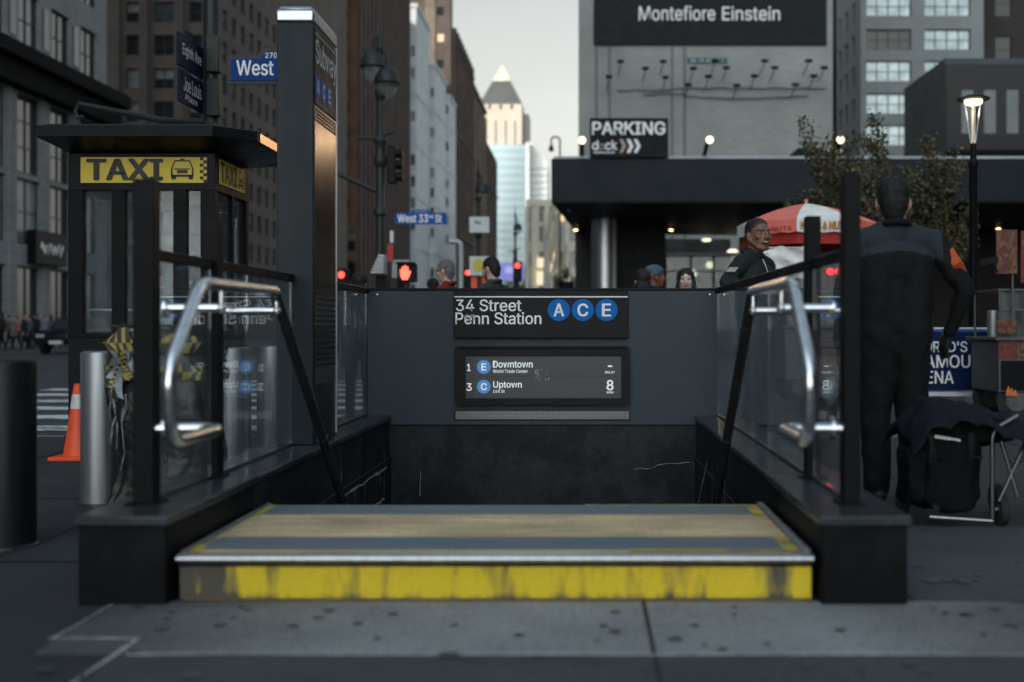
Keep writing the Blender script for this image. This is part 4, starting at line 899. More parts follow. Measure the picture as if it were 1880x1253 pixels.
def building(name, label, cat, x0, x1, y0, y1, z1, mt, front=None, right=None, left=None, z0=-.13, dep=.25, group=None, seed=1, lim=100, roofm=None):
    """front/right/left: list of (u0,u1,z0,z1,nx,ny[,kind]) openings in metres from the face's left corner; z absolute"""
    r = random.Random(seed); t = thing(name, label, cat, ((x0 + x1) / 2, (y0 + y1) / 2, z0), group)
    g = G(); todo = []
    for spec, o, u, n, Wd, rot in ((front, (x0, y0, z0), (1, 0, 0), (0, -1, 0), x1 - x0, 0), (right, (x1, y0, z0), (0, 1, 0), (1, 0, 0), y1 - y0, 90), (left, (x0, y1, z0), (0, -1, 0), (-1, 0, 0), y1 - y0, -90)):
        hs_ = [(h[0], h[1], h[2] - z0, h[3] - z0) for h in (spec or [])]
        facade(g, o, u, n, Wd, z1 - z0, hs_, dep, mt)
        for h in spec or []:
            c = Vector(o) + Vector(u) * (h[0] + h[1]) / 2 - Vector(n) * dep; c.z = h[2]; todo.append((c, rot, h))
    g.add([(x0, y1, z0), (x1, y1, z0), (x1, y1, z1), (x0, y1, z1)], [(3, 2, 1, 0)], mt)
    if not left: pass
    g.build('wall', t, smooth=0)
    g = G(); g.box(x0, x1, y0, y1, z1 + .004, z1 + .35, roofm or mt); g.build('roof', t)
    todo.sort(key=lambda q: q[0].y); rest = G()
    for i, (c, rot, h) in enumerate(todo):
        kinds = h[6] if len(h) > 6 else 'dark dark dark blue blue blind'
        pane = r.choice(kinds.split()); fr = WFRL if len(h) > 7 and h[7] else WFR
        me = win_mesh(h[1] - h[0], h[3] - h[2], h[4], h[5], pane if pane != 'half' else 'dark', fr, pane == 'half')
        if i < lim:
            o = bpy.data.objects.new('window', me); COL.objects.link(o); o.parent = t; o.location = c - ORG[t.name]; o.rotation_euler = (0, 0, R(rot))
        else:
            M = Matrix.Translation(c) @ Matrix.Rotation(R(rot), 4, 'Z'); off = len(rest.v); rest.v += [tuple(M @ v.co) for v in me.vertices]
            for p in me.polygons: rest.f.append([off + k for k in p.vertices]); rest.mi.append(rest.m(me.materials[p.material_index]))
    if rest.v: tag(rest.build('window', t, smooth=0), kind='stuff')
    return t
def grid(us, w, zs_, h, nx, ny, *a): return [(u, u + w, z, z + h, nx, ny, *a) for z in zs_ for u in us]

LIME = brick('pale_limestone', (.26, .275, .285), (.225, .24, .25), (.10, .105, .11), 1, bw=2.2, bh=.62, spots=.18)
BROWNB = brick('brown_brick', (.105, .088, .078), (.085, .072, .065), (.10, .092, .086), 1, spots=.25)
ORANB = brick('orange_brown_brick', (.17, .092, .052), (.135, .075, .045), (.11, .08, .06), 1, spots=.35)
PURPB = brick('dark_plum_brick', (.088, .066, .060), (.072, .054, .050), (.07, .056, .05), 1, spots=.3)
TANB = brick('tan_brick', (.17, .135, .105), (.14, .11, .088), (.12, .1, .085), 1, spots=.3)
PALES = mat('pale_stone', (.52, .56, .58), .85, var=.2, scale=.4); GREYB = brick('pale_grey_wall', (.30, .32, .31), (.275, .295, .285), (.22, .235, .23), 1, bw=.5, bh=.2, spots=.16)
CREAM = mat('cream_stone', (.78, .72, .60), .8, var=.15, scale=.3); DKROOF = mat('dark_roof', (.04, .042, .045), .8)
XB = -30.0
BLACKC = mat('matt_black_cornice', (.008, .009, .010), .9, var=.3, spec=.1)  # one matt near-black for the cornice and the slate block's lower front
# stone department store, far left
bays = [41.2 - 40 + 3.9 * i for i in range(8)]
sp = []
for i in range(-2, 8):
    yb = 61.4 + 3.78 * (i - 5); u = yb - 30
    if u < .5: continue
    sp += [(u, u + 2.3, 15.9, 18.9, 2, 2), (u - .15, u + 2.45, 9.2, 13.4, 2, 3), (u - .15, u + 2.45, 5.4, 8.9, 2, 2), (u - .1, u + 2.4, .15, 4.2, 2, 1, 'dark dark blind')]
    sp += [(u, u + 2.3, 20.4, 23.4, 2, 2)]
t = building('department_store', 'pale stone department store with dark cornice, far left across the avenue', 'building', -75, XB, 30, 72.7, 62, LIME, right=sp, seed=4, roofm=DKROOF)
g = G(); g.box(XB - .3, XB + 1.3, 30, 73.4, 14.7, 15.5, BLACKC); g.box(XB - .3, XB + .8, 30, 73.2, 13.5, 14.7, BLACKC); g.box(XB + .002, XB + .25, 30, 72.75, 15.5, 15.75, PALES); g.build('cornice', t, bevel=.05)
g = G()
for i in range(-1, 6):
    y = 61.4 + 3.78 * (i - 3) - 1.05
    if 31 < y < 72: g.box(XB + .003, XB + .07, y, y + .65, 16.3, 18.6, PANES['dark']); g.box(XB + .003, XB + .16, y - .2, y - .05, .2, 13.6, LIME)
g.build('pilaster_panel', t)
g = G(); g.box(XB + .003, XB + .5, 62.3, 66.0, 4.4, 6.2, BLACKP)
pts = [(XB + .505, 62.9 + .105 * i, 5.25 + .35 * math.sin(i * 1.35) * (1 if i % 3 else .5)) for i in range(26)]
g.strip(pts, .16, (1, 0, 0), LETTER); g.build('shop_sign', t)
# brown brick hotel
zr = [22.99 - 2.69 * k for k in range(-2, 8)]
fr_ = grid([60 - 37.25], 1.05, zr, 1.65, 1, 2, 'dark half half blind') + grid([60 - 35.0], 1.65, zr, 1.65, 2, 2, 'dark half half sky') + grid([60 - 32.15], 1.1, zr, 1.65, 1, 2, 'dark half half') + grid([60 - 41.2, 60 - 44.2], 1.5, zr, 1.65, 2, 2, 'dark half')
rs = grid([2.0 + 2.55 * i for i in range(7)], 1.15, zr, 1.65, 1, 2, 'dark dark half') + grid([2.0 + 2.55 * i for i in range(7, 17)], 1.15, zr, 1.65, 1, 2, 'dark dark half')
t = building('brick_hotel', 'tall grey brown brick hotel behind the West street sign', 'building', -60, XB, 94, 146, 110, BROWNB, front=fr_, right=rs, seed=5)
g = G()
for u in (60 - 38.3, 60 - 36.0, 60 - 33.1, 60 - 30.6): g.box(-60 + u + .2, -60 + u + .55, 93.82, 93.998, -.1, 60, BROWNB)
g.build('brick_pier', t)
# orange brown brick block
zr = [Z(py + 9, 152) for py in (-66, -22, 22, 67, 109, 154, 198, 243, 285, 328, 375)]
fr_ = grid([45 - 32.65, 45 - 36.5, 45 - 40.], 1.6, zr, 1.45, 1, 2, 'sky half dark sky half') + grid([45 - 32.9, 45 - 31.3], 1.1, [2.6, 7.0, 11.0], 2.6, 1, 2, 'dark half')
rs = [(1.4 + 3.0 * i, 2.5 + 3.0 * i, 6.0, 78, 1, 24) for i in range(15)]
t = building('orange_brick_block', 'orange brown brick block with dark ribbed side, right of the pylon', 'building', -45, XB, 152, 197, 110, ORANB, front=fr_, right=rs, seed=6, dep=.5)
g = G()
for i in range(15): g.box(XB + .003, XB + .55, 152.1 + 3.0 * i + .0, 153.2 + 3.0 * i, -.1, 108, PURPB)
g.box(XB + .003, XB + .1, 152.05, 196.9, -.1, 5.5, PURPB); g.build('brick_rib', t)
# white stone building, stepping out towards the street block by block
rs = [(3.0 + 4.6 * i, 4.7 + 4.6 * i, z, z + 2.4, 1, 2) for i in range(13) for z in (8, 16, 24, 32, 40, 48)][:78]
t = building('white_stone_block', 'narrow pale stone block stepping out towards the avenue', 'building', -46, -32.4, 197, 262, 57, PALES, right=rs, seed=7, dep=.3)
for y0_, y1_, xa_, xb_, h_ in ((214, 231.9, -32.395, -31.2, 60), (232, 249.9, -32.395, -30.05, 53), (250, 262, -32.395, -29.3, 50.5)):
    g = G(); g.box(xa_, xb_, y0_, y1_, -.13, h_, PALES); g.box(xa_ - .1, xb_ + .25, y0_ - .25, y1_, h_ + .003, h_ + .7, PALES)
    for k in range(5): g.box(xa_, xb_ + .12, y0_ - .12, y1_ - .01, 6 + 9.5 * k, 6.5 + 9.5 * k, PALES)
    g.build('stepped_bay', t)
    for k in range(13):
        me = win_mesh(.62, 1.9, 1, 2, RND.choice(['dark', 'dark', 'sky', 'blind']), WFR); z_ = 3 + 4 * k
        if z_ + 2 < h_ and not any(abs(z_ + .9 - (6.25 + 9.5 * q)) < 1.3 for q in range(5)):
            o = bpy.data.objects.new('window', me); COL.objects.link(o); o.parent = t; o.location = Vector((xb_ - .6, y0_ - .015, z_)) - ORG[t.name]
# towers further along
fr_ = [(u, u + 1.6, z, z + 1.9, 1, 2, 'dark dark dark blue lit') for u in (3.2, 6.4, 9.4, 12.2) for z in [18 + 6.0 * k for k in range(13)]]
t = building('brown_setback_tower', 'tall brown setback tower beside the open sky', 'building', -46, -30.7, 264, 268, 118, PURPB, front=fr_, seed=8, dep=.3)
g = G(); g.box(-36.4, -34.2, 263.8, 263.997, 40, 92, TANB); g.box(-46, -30.5, 263.75, 263.9965, 96, 98, TANB); g.build('stone_band', t)
rs = [(3 + 5 * i, 5 + 5 * i, z, z + 2.2, 1, 2, 'dark dark sky lit blind') for i in range(7) for z in [10 + 5.6 * k for k in range(10)]]
building('plum_brick_block', 'dark plum brick block directly behind the white stone one', 'building', -47, XB, 268.5, 305, 70, TANB, right=rs, seed=9, dep=.4)
rs = [(3 + 6 * i, 5.4 + 6 * i, z, z + 2.4, 1, 2, 'dark sky blind lit') for i in range(6) for z in [8 + 5.6 * k for k in range(10)]]
t = building('dark_flat_topped_block', 'dark flat topped block with lit corner windows up the avenue', 'building', -48, XB, 306, 346, 64, PURPB, right=rs, front=[(14.2, 16.4, z, z + 2.2, 1, 2, 'blue lit dark') for z in (40, 46, 52, 58)], seed=10, dep=.4)
g = G(); g.box(-48.5, XB + .6, 305.5, 346.5, 64.4, 65.6, TANB); g.build('parapet_cap', t)
building('last_avenue_block', 'lowest dark brick block at the end of the left row', 'building', -48, XB, 347, 388, 57, TANB, right=[(3 + 6 * i, 5.4 + 6 * i, z, z + 2.4, 1, 2, 'dark dark blue') for i in range(6) for z in [8 + 6 * k for k in range(8)]], seed=11, dep=.4)
def piers(t, x, y0, y1, h, pitch, w, d, m, ledges=()):
    g = G(); y = y0 + .01
    while y + w < y1: g.box(x + .003, x + d, y, y + w, -.13, h, m); y += pitch
    for z in ledges: g.box(x + .003, x + d + .15, y0, y1, z, z + .5, m)
    g.build('pier_and_ledge', t)
for nm, x, y0_, y1_, h_, pt, m_, lg in (('plum_brick_block', XB, 268.5, 305, 69, 5.0, PURPB, (22, 45, 66)), ('dark_flat_topped_block', XB, 306, 346, 63, 6.0, TANB, (18, 40)), ('last_avenue_block', XB, 347, 388, 56, 6.0, PURPB, (20, 44))):
    piers(bpy.data.objects[nm], x, y0_, y1_, h_, pt, 1.4, .75, m_, lg)
# pale glass tower
GLT = bpy.data.materials.new('curtain_wall_glass'); GLT.use_nodes = True; t_, b_, N_, L_ = nodes_of(GLT)
tc = N_('ShaderNodeTexCoord'); sp_ = N_('ShaderNodeSeparateXYZ'); L_(tc.outputs['Object'], sp_.inputs[0]); mt_ = N_('ShaderNodeMath'); mt_.operation = 'MULTIPLY'; mt_.inputs[1].default_value = .29; L_(sp_.outputs[2], mt_.inputs[0])
fr2 = N_('ShaderNodeMath'); fr2.operation = 'FRACT'; L_(mt_.outputs[0], fr2.inputs[0]); gt = N_('ShaderNodeMath'); gt.operation = 'GREATER_THAN'; gt.inputs[1].default_value = .72; L_(fr2.outputs[0], gt.inputs[0])
mx = N_('ShaderNodeMix'); mx.data_type = 'RGBA'; mx.inputs[6].default_value = (.27, .36, .40, 1); mx.inputs[7].default_value = (.36, .44, .47, 1); L_(gt.outputs[0], mx.inputs[0]); L_(mx.outputs[2], b_.inputs['Base Color']); b_.inputs['Roughness'].default_value = .16; b_.inputs['Metallic'].default_value = .55
D = 500.
t = thing('glass_tower', 'pale blue glass tower in front of the pyramid-topped skyscraper', 'building', (X(940, D), D, -.13))
g = G(); g.box(X(893, D), X(969, D), D, D + 40, -.13, Z(266, D), GLT); g.build('front_block', t)
g = G(); a, b = X(972, D), X(1004, D); g.prism([(a, D + 4, -.13), (b, D + 4, -.13), (b, D + 4, Z(296, D)), (a, D + 4, Z(256, D))], (0, 36, 0), mat('white_panel_cladding', (.62, .63, .60), .4, var=.1, scale=.2)); 
for k in range(26): g.box(a, b, D + 3.7, D + 3.98, 3 + 2.9 * k, 3.8 + 2.9 * k, GLT) if 3.8 + 2.9 * k < Z(298, D) else None
g.build('sloped_block', t)
g = G(); g.box(X(965, D), X(972, D), D - .5, D + 5, -.13, Z(262, D), PALES); g.build('corner_pier', t)
# pyramid-topped skyscraper
D = 900.; GRAPH = mat('grey_copper_roof', (.10, .105, .105), .7, var=.2, scale=.1); GOLD = mat('pale_gilded_tip', (.50, .50, .36), .6, var=.1, scale=.1)
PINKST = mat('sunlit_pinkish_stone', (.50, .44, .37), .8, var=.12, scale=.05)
t = thing('pyramid_skyscraper', 'tall sunlit stone skyscraper with a dark pyramid roof at the avenue end', 'building', (X(922, D), D, -.13))
cx = X(922, D); w = 38 * D / F; zb_, zt_ = Z(198, D), Z(119, D)
g = G(); g.box(cx - w, cx + w, D - w, D + w, -.13, zb_, PINKST); g.box(cx - w - 2, cx - w - .01, D - w + 3, D + w, -.13, Z(203, D), PINKST); g.box(cx + w + .01, cx + w + 5, D - w + 6, D + w, -.13, Z(214, D), mat('painted_shade_stone', (.28, .27, .26), .8)); g.build('shaft', t)  # shade of the right wing put into a darker stone colour
for dx in (-26, -9, 9, 26):
    g = G(); g.box(cx + dx * D / F - .35, cx + dx * D / F + .35, D - w - .3, D - w - .01, 40, Z(228, D), PANES['dark']); g.build('window_strip', t)
for dx in (-20, 0, 20):
    g = G(); g.box(cx + dx * D / F - .8, cx + dx * D / F + .8, D - w - .3, D - w - .01, Z(208, D), Z(199, D), PANES['dark']); g.build('dormer_window', t)
def pyr(g, q0, q1, m):
    a = [(cx + sx * w * 1.02 * (1 - q0), D + sy * w * 1.02 * (1 - q0), zb_ + (zt_ - zb_) * q0) for sx, sy in ((-1, -1), (1, -1), (1, 1), (-1, 1))]
    b = [(cx + sx * w * 1.02 * (1 - q1), D + sy * w * 1.02 * (1 - q1), zb_ + (zt_ - zb_) * q1) for sx, sy in ((-1, -1), (1, -1), (1, 1), (-1, 1))]
    g.add(a + b, [(0, 1, 5, 4), (1, 2, 6, 5), (2, 3, 7, 6), (3, 0, 4, 7), (4, 5, 6, 7), (3, 2, 1, 0)], m)
g = G(); pyr(g, 0, .58, GRAPH)
for i in range(-9, 10):
    xx = i / 10 * w; q1 = min(.57, 1 - abs(i) / 10 - .02)
    if q1 > .05: g.obox((cx + xx * (1) , D - w * 1.02 * (1 - q1 / 2) - .1, zb_ + (zt_ - zb_) * q1 / 2), (.28, 0, 0), (0, w * q1 / 2, (zt_ - zb_) * q1 / 2), (0, -.3, .2), GRAPH)
g.build('pyramid_roof', t, smooth=0)
g = G(); pyr(g, .6, .995, GOLD); g.box(cx - w * .43, cx + w * .43, D - w * .43, D + w * .43, zb_ + (zt_ - zb_) * .575, zb_ + (zt_ - zb_) * .602, GOLD); g.build('gilded_tip', t, smooth=0)
g = G(); g.ball((cx, D - w * .36, zb_ + (zt_ - zb_) * .67), 1.6, emis('beacon_glow', (1, .95, .75), 2.0)); g.build('beacon', t)
# cream buildings on the right of the avenue
cols = [(.6 + 2.0 * i, 1.7 + 2.0 * i, z, z + 3.0, 1, 2, 'blind blind blue lit') for i in range(6) for z in (3, 8, 13, 18, 22)]
t = building('cream_stone_building', 'cream stone building glimpsed beside the parking canopy', 'building', X(966, 230), X(1075, 230), 230, 262, 26, CREAM, front=[h for h in cols if h[1] < 11], seed=13, dep=.5)
g = G()
for px in (968, 978, 1001, 1012, 1026, 1040): g.tube([(X(px, 229.5), 229.4, -.1), (X(px, 229.5), 229.4, 25 - (px - 960) * .02)], .42, CREAM, 10)
g.build('column', t)
SHW = emis('shop_window_glow', (1, .82, .55), .75)
for px0, px1, py0, py1 in ((986, 999, 474, 492), (985, 1000, 499, 524), (1010, 1022, 486, 500), (1036, 1047, 508, 527)):
    a, b = P(px0, py1, 229.2), P(px1, py0, 229.2); g = G(); g.box(a.x, b.x, 229.0, 229.2, a.z, b.z, SHW); g.build('shop_window', t)
t = thing('slanted_flag_row', 'row of pale slanted banners along the right side of the avenue', 'flags', P(1020, 530, 110))
FLAGM = mat('pale_cloth_banner', (.62, .56, .40), .8, var=.2, scale=.6)
for px0, py0, px1, py1 in ((1004, 440, 1018, 372), (1011, 478, 1022, 398), (1016, 500, 1030, 430), (1032, 505, 1040, 450)):
    g = G(); a, b = P(px0, py0, 110), P(px1, py1, 110); d = Vector((.20, 0, .02)); g.prism([a - d, a + d, b + d, b - d], (0, .08, 0), FLAGM); g.build('banner', t)
g = G(); g.tube([P(1023, 535, 110.2), P(1026, 365, 110.2)], .12, BOARD, 10); g.tube([P(999, 535, 110.2), P(1002, 420, 110.2)], .12, BOARD, 10); g.build('pole', t)
for i, (px, py, s, lab) in enumerate(((1040, 505, 9, 'dark green planter with purple flowers beside the parking canopy wall'), (1024, 520, 9, 'square dark hedge planter on the avenue left of the canopy'))):
    t = thing('street_planter', lab, 'planter', (X(px, 60), 60, -.13)); r = random.Random(i); g = G(); c = P(px, py, 60)
    for k in range(500):
        p = c + Vector((r.gauss(0, .13), r.gauss(0, .13), r.gauss(0, .2))); u = Vector((r.uniform(-1, 1), r.uniform(-1, 1), r.uniform(-1, 1))) * .07; v = Vector((r.uniform(-1, 1), r.uniform(-1, 1), r.uniform(-1, 1))) * .05
        g.add([p, p + u, p + u + v, p + v], [(0, 1, 2, 3)], [LEAF, LEAF3, mat('purple_petal', (.12, .03, .14), .7)][0 if r.random() < .5 else 1 if r.random() < .7 or i else 2])
    g.build('foliage', t, smooth=0); g = G(); g.lathe((c.x, 60, -.13), [(.3, 0), (.42, c.z - .2)], BLACKM, 16); g.build('tub', t)
for i, (px, D, h) in enumerate(((932, 330, 15), (948, 300, 18), (918, 350, 12), (905, 330, 14))):
    tree(['bluish far street tree before the glass tower', 'tallest far street tree, dark against the glass tower', 'low far street tree at the foot of the glass tower', 'far street tree beside the left row of buildings'][i], (X(px, D), D, -.13), h, 4, 3.6, 900, .9, [LEAF3, LEAF], 40 + i, 'far trees along the avenue', 'avenue_tree')

# ------------------------------------------------------------------ right side: parking canopy, billboard building, offices
CANOPY = mat('dark_canopy_cladding', (.015, .020, .026), .6, .0, spec=.2, var=.12, scale=.8); SOFF = mat('black_soffit', (.012, .013, .014), .6)
D = 39.; xa = X(1012, D); xe = 24.; zc0, zc1 = Z(372, D), Z(291, D)
t = thing('parking_garage', 'low dark parking garage with a deep canopy fascia and lit soffit', 'building', (8, 46, -.13))
g = G(); g.prism([(xa, D, zc0), (xe, D, zc0), (xe, 55, zc0), (X(1060, 50), 52, zc0)], (0, 0, .02), SOFF); g.build('soffit', t)
g = G(); g.prism([(xa, D, zc0 + .021), (xe, D, zc0 + .021), (xe, 55, zc0 + .021), (X(1060, 50), 52, zc0 + .021)], (0, 0, zc1 - zc0 - .021), CANOPY); g.build('fascia', t, bevel=.04)
g = G(); g.box(xa + .1, xe, D + .15, D + .5, zc1 + .002, zc1 + .09, PALES); g.build('roof_flashing', t)
g = G(); g.box(X(1056, 51), X(1222, 51), 51, 52, -.13, zc0 - .002, SOFF); g.box(X(1362, 51), xe, 51, 52, -.13, zc0 - .002, SOFF); g.box(X(1222, 51), X(1362, 51), 55, 55.3, -.13, zc0 - .002, mat('shop_back_wall', (.07, .075, .075), .7, var=.5, scale=.9)); g.build('rear_wall', t)
g = G(); g.lathe((X(1110, 45), 45, -.13), [(.52, 0), (.52, zc0 + .125)], STEELB, 36, cap=False); g.build('steel_column', t)
g = G(); g.box(X(1136, 46), X(1222, 46), 46, 47.5, -.13, zc0 - .002, BLACKM); g.build('black_pier', t)
SHOPG = glass('shopfront_glass', (.65, .72, .72), dust=.12)
g = G(); a, b = X(1222, 50.5), X(1362, 50.5); g.box(a, b, 50.5, 50.54, -.13, 4.0, SHOPG); g.build('shop_glass', t, smooth=0)
g = G()
for q in (0, .33, .63, 1): g.box(a + (b - a) * q - .04, a + (b - a) * q + .04, 50.4, 50.49, -.13, 4.2, BLACKM)
g.box(a, b, 50.38, 50.395, 3.35, 3.42, BOARD); g.box(a, b, 50.38, 50.395, 4.05, 4.2, DSTEEL); g.build('shop_mullion', t)
g = G(); SHOPL = emis('shop_lamp_glow', (1, .9, .62), 1.4)
for px, py, w_, h_ in ((1297, 441, .22, .07), (1345, 464, .26, .16), (1303, 487, .2, .16), (1274, 502, .14, .2)): g.ball(P(px, py, 53.5), (w_, .05, h_), SHOPL, 12)
g.build('shop_lamp', t)
SOFFL = emis('soffit_lamp_glow', (1, .70, .30), 5.0)
for px, py in ((1057, 420), (1138, 417), (1232, 420), (1740, 418), (1833, 418)):
    Dd = (zc0 - .06 - H) * F / (CY - py); g = G(); c = P(px, py, Dd); g.lathe((c.x, c.y, zc0 - .001), [(.10, 0), (.10, -.10)], BLACKM, 14); g.ball((c.x, c.y, zc0 - .11), (.085, .085, .05), SOFFL, 12); g.build('soffit_lamp', t)
g = G()
for px, py in ((1040, 380), (1064, 377), (1044, 386)): g.ball(P(px, py, 41.5), (.07, .07, .05), BOARD, 10)
g.build('security_camera', t)
# roof-top sign and floodlights
D = 38.9
t = thing('parking_sign', 'black PARKING dock sign with three chevrons standing on the canopy', 'sign', P(1155, 288, D))
NAVYB = mat('parking_sign_black', (.007, .010, .014), .6, var=.1, spec=.2); a, b = P(1083, 289, D), P(1227, 217, D)
g = G(); g.box(a.x, b.x, D, D + .15, a.z, b.z, NAVYB); g.build('board', t, bevel=.01)
g = G(); ptext(g, 'PARKING', 1087, 1222, 223.5, 248, D - .01, LETTER, .025); ptext(g, 'd', 1087, 1098.5, 258, 276, D - .01, LETTER, .02); ptext(g, 'ck', 1111, 1133, 258, 276, D - .01, LETTER, .02)
ptext(g, 'o', 1099.5, 1110, 263.5, 276, D - .01, mat('tan_paint', (.42, .32, .24), .6), .02); g.box(X(1090, D), X(1129, D), D - .012, D - .01, Z(281.5, D), Z(279.6, D), LETTER)
for k, m_ in ((0, MATS['tan_paint']), (1, LETTER), (2, LETTER)):
    x_ = 1137 + 13.2 * k; g.poly([P(x_ + q, w_, D - .01) for q, w_ in ((0, 256), (6.5, 256), (13, 268.5), (6.5, 281), (0, 281), (6, 268.5))], m_)
g.build('lettering', t, smooth=0)
FLOOD = emis('flood_lamp_glow', (1, .78, .45), 2.2)
for i, (px, py, lab) in enumerate(((1068.5, 258, 'lit floodlight on the canopy corner left of the parking sign'), (1303, 257, 'lit floodlight on the canopy right of the parking sign'), (1543, 257, 'lit floodlight on the canopy before the pale grey office building'))):
    c = P(px, py, 38.6); t = thing('floodlight', lab, 'floodlight', (c.x, c.y + .3, zc1 + .09), 'floodlights along the canopy roof')
    g = G(); g.tube([(c.x - .15 * (i == 1), c.y + .35, zc1 + .09), (c.x - .05 * (i == 1), c.y + .2, c.z - .05)], .07, BLACKM, 12); g.lathe((c.x, c.y, c.z), [(.06, .22), (.12, .14), (.135, .02)], BLACKM, 16, 'Y'); g.build('housing', t)
    g = G(); g.ball((c.x, c.y, c.z), (.125, .05, .125), FLOOD, 16); g.build('lamp', t)
    ld = bpy.data.lights.new('floodlight_lamp', 'SPOT'); ld.energy = FLOODW; ld.color = (1, .62, .32); ld.shadow_soft_size = .14; ld.spot_size = R(70); ld.spot_blend = .6
    lo = bpy.data.objects.new('floodlight_lamp', ld); COL.objects.link(lo); lo.location = (c.x, c.y - .25, c.z); lo.rotation_euler = (Vector((2.5, 28.5, 4.5)) - Vector((0, 0, 0))).to_track_quat('Z', 'Y').to_euler()
t = thing('roof_equipment', 'low dark roof equipment box on the canopy under the right floodlight', 'equipment', P(1505, 289, 40))
g = G(); a, b = P(1447, 289, 40.5), P(1560, 272, 40.5); g.prism([(a.x, 40.5, a.z + .03), (b.x, 40.5, a.z + .03), (b.x, 40.5, b.z), (a.x + .35, 40.5, b.z)], (0, 2, 0), BLACKM); g.build('casing', t, bevel=.02)
g = G(); 
for px in (1520, 1540): g.box(X(px - 6, 40.4), X(px + 6, 40.4), 40.4, 40.49, Z(280, 40.4), Z(273, 40.4), BOARD)
g.build('pale_panel', t)
# billboard building
D = 62.
t = building('billboard_building', 'windowless pale grey building with a large black hospital banner', 'building', X(1062, D), X(1529, D), D, 90, 42, GREYB, seed=14)
g = G()
for px in (1095, 1119, 1234, 1257): g.box(X(px, D) - .06, X(px, D) + .06, D - .05, D - .003, -.1, Z(86, D), mat('weathered_drainpipe', (.14, .15, .15), .7))
g.tube([P(1133 + 8 * i, 166 - (4 if i > 12 else 0) + .8 * math.sin(i), D - .08) for i in range(49)], .036, MATS['weathered_drainpipe'], 8); g.tube([P(1180 + 8 * i, 174 + (5 if i > 9 else 0) - 2.4 * math.sin(i * .21) + .6 * math.sin(i), D - .08) for i in range(39)], .036, MATS['weathered_drainpipe'], 8)
g.build('conduit', t)
t = thing('billboard_banner', 'large black banner reading Montefiore Einstein on the pale grey wall', 'banner', P(1303, 84, D))
g = G(); a, b = P(1090, 84, D), P(1517, -60, D); g.box(a.x, b.x, D - .12, D - .004, a.z, b.z, NAVYB); g.build('sheet', t, bevel=.02)
SERIF = LETTER
g = G(); ptext(g, 'Montefiore', 1173, 1313, 11, 38, D - .13, LETTER, .004); ptext(g, 'Einstein', 1326, 1432, 12, 38, D - .13, LETTER, .004)
g.build('lettering', t, smooth=0)
t = thing('faded_wall_plaque', 'small faded teal plaque among the wall lamps', 'plaque', P(1298, 117, D))
g = G(); a, b = P(1262, 117, D), P(1335, 107, D); TEAL = mat('faded_teal', (.05, .10, .10), .7, var=.4, scale=3); g.box(a.x, b.x, D - .06, D - .004, a.z, b.z, TEAL)
for i in range(9): xx = a.x + .2 + .205 * i; g.strip([(xx, D - .065, a.z + .06), (xx + .05 * (-1) ** i, D - .065, (a.z + b.z) / 2), (xx + .04, D - .065, b.z - .06)], .06, (0, 1, 0), PALES)
g.build('plate', t)
heads = [(298, 125), (470, 172), (592, 125), (218, 230), (608, 235), (765, 285), (800, 172), (905, 228), (950, 120), (1028, 168), (1100, 290), (1222, 225), (1293, 120), (1362, 168), (1505, 285), (1597, 120), (1632, 225), (1703, 168)]
first = None
for i, (a, b) in enumerate(heads):
    c = P(1060 + a / 3.76, 80 + b / 3.76, D - 1.3)
    if first is None:
        first = thing('billboard_lamp', 'small', 'wall lamp', c, 'billboard lamps on the pale grey wall'); base = c.copy()
        g = G(); g.obox(c, (.17, 0, 0), (0, .2, .05), (0, -.03, .08), BLACKM); g.build('lamp_head', first, bevel=.02)
        g = G(); g.tube(bend([(c.x, c.y + .05, c.z - .06), (c.x - .05, c.y + .2, c.z - .28), (c.x - .08, c.y + .8, c.z - .42), (c.x - .08, D - .02, c.z - .44)], .15), .024, BLACKM, 8); g.build('bent_arm', first)
        o = first
    else: o = copy_tree(first); o.location = c
    o.scale = (1 if i % 2 else -1, 1, 1) if False else (1, 1, 1)
    row = 'top' if b < 150 else 'second' if b < 200 else 'third' if b < 250 else 'lowest'
    k = sorted(h[0] for h in heads if (('top' if h[1] < 150 else 'second' if h[1] < 200 else 'third' if h[1] < 250 else 'lowest') == row)).index(a)
    o['label'] = 'small bent-arm wall lamp under the banner, %s from the left in the %s row' % (['first', 'second', 'third', 'fourth', 'fifth', 'sixth'][k], row)
# office building with factory windows
D = 100.
zr = [Z(py, D) for py in (30, 92, 150, 210, 268, 326)] + [Z(-28, D), Z(-86, D)]
fr_ = [(X(a, D) - 23.7, X(b, D) - 23.7, z, z + 1.78, 4, 2, 'sky sky half blind dark') for z in zr for a, b in ((1590, 1673), (1697, 1782))]
lf = [(u, u + 1.2, z, z + 1.8, 1, 2, 'dark dark blue') for z in zr for u in (1.0, 3.6, 6.2)]
building('office_block', 'pale grey office block with rows of wide four-pane windows', 'building', X(1580, D), X(1806, D), D, 109.6, 48, mat('grey_office_stucco', (.19, .21, .215), .85, var=.15, scale=.5), front=fr_, left=lf, seed=15, dep=.3)
building('shadow_side_building', 'narrow building behind the pale grey billboard wall, its shadow side painted near-black', 'building', X(1527, 118), X(1580, 118), 118, 130, 60, BLACKM, front=[(.6, 1.6, 6 + 4 * k, 8 + 4 * k, 1, 2) for k in range(8)], seed=16)  # the gap's shadow side painted as a near-black building
D = 70.
t = building('dark_glass_block', 'low slate building with dark glass front behind the plaza lamp', 'building', X(1735, D), 40, D, 79, Z(118, D), mat('slate_panel', (.036, .046, .056), .6, var=.1, scale=.5), front=[(.15 + 2.45 * i, 2.5 + 2.45 * i, z, z + 3.1, 2, 1, 'dark dark dark blue') for i in range(4) for z in (.5, 4, 7.5, 12.2)], seed=17, dep=.12)
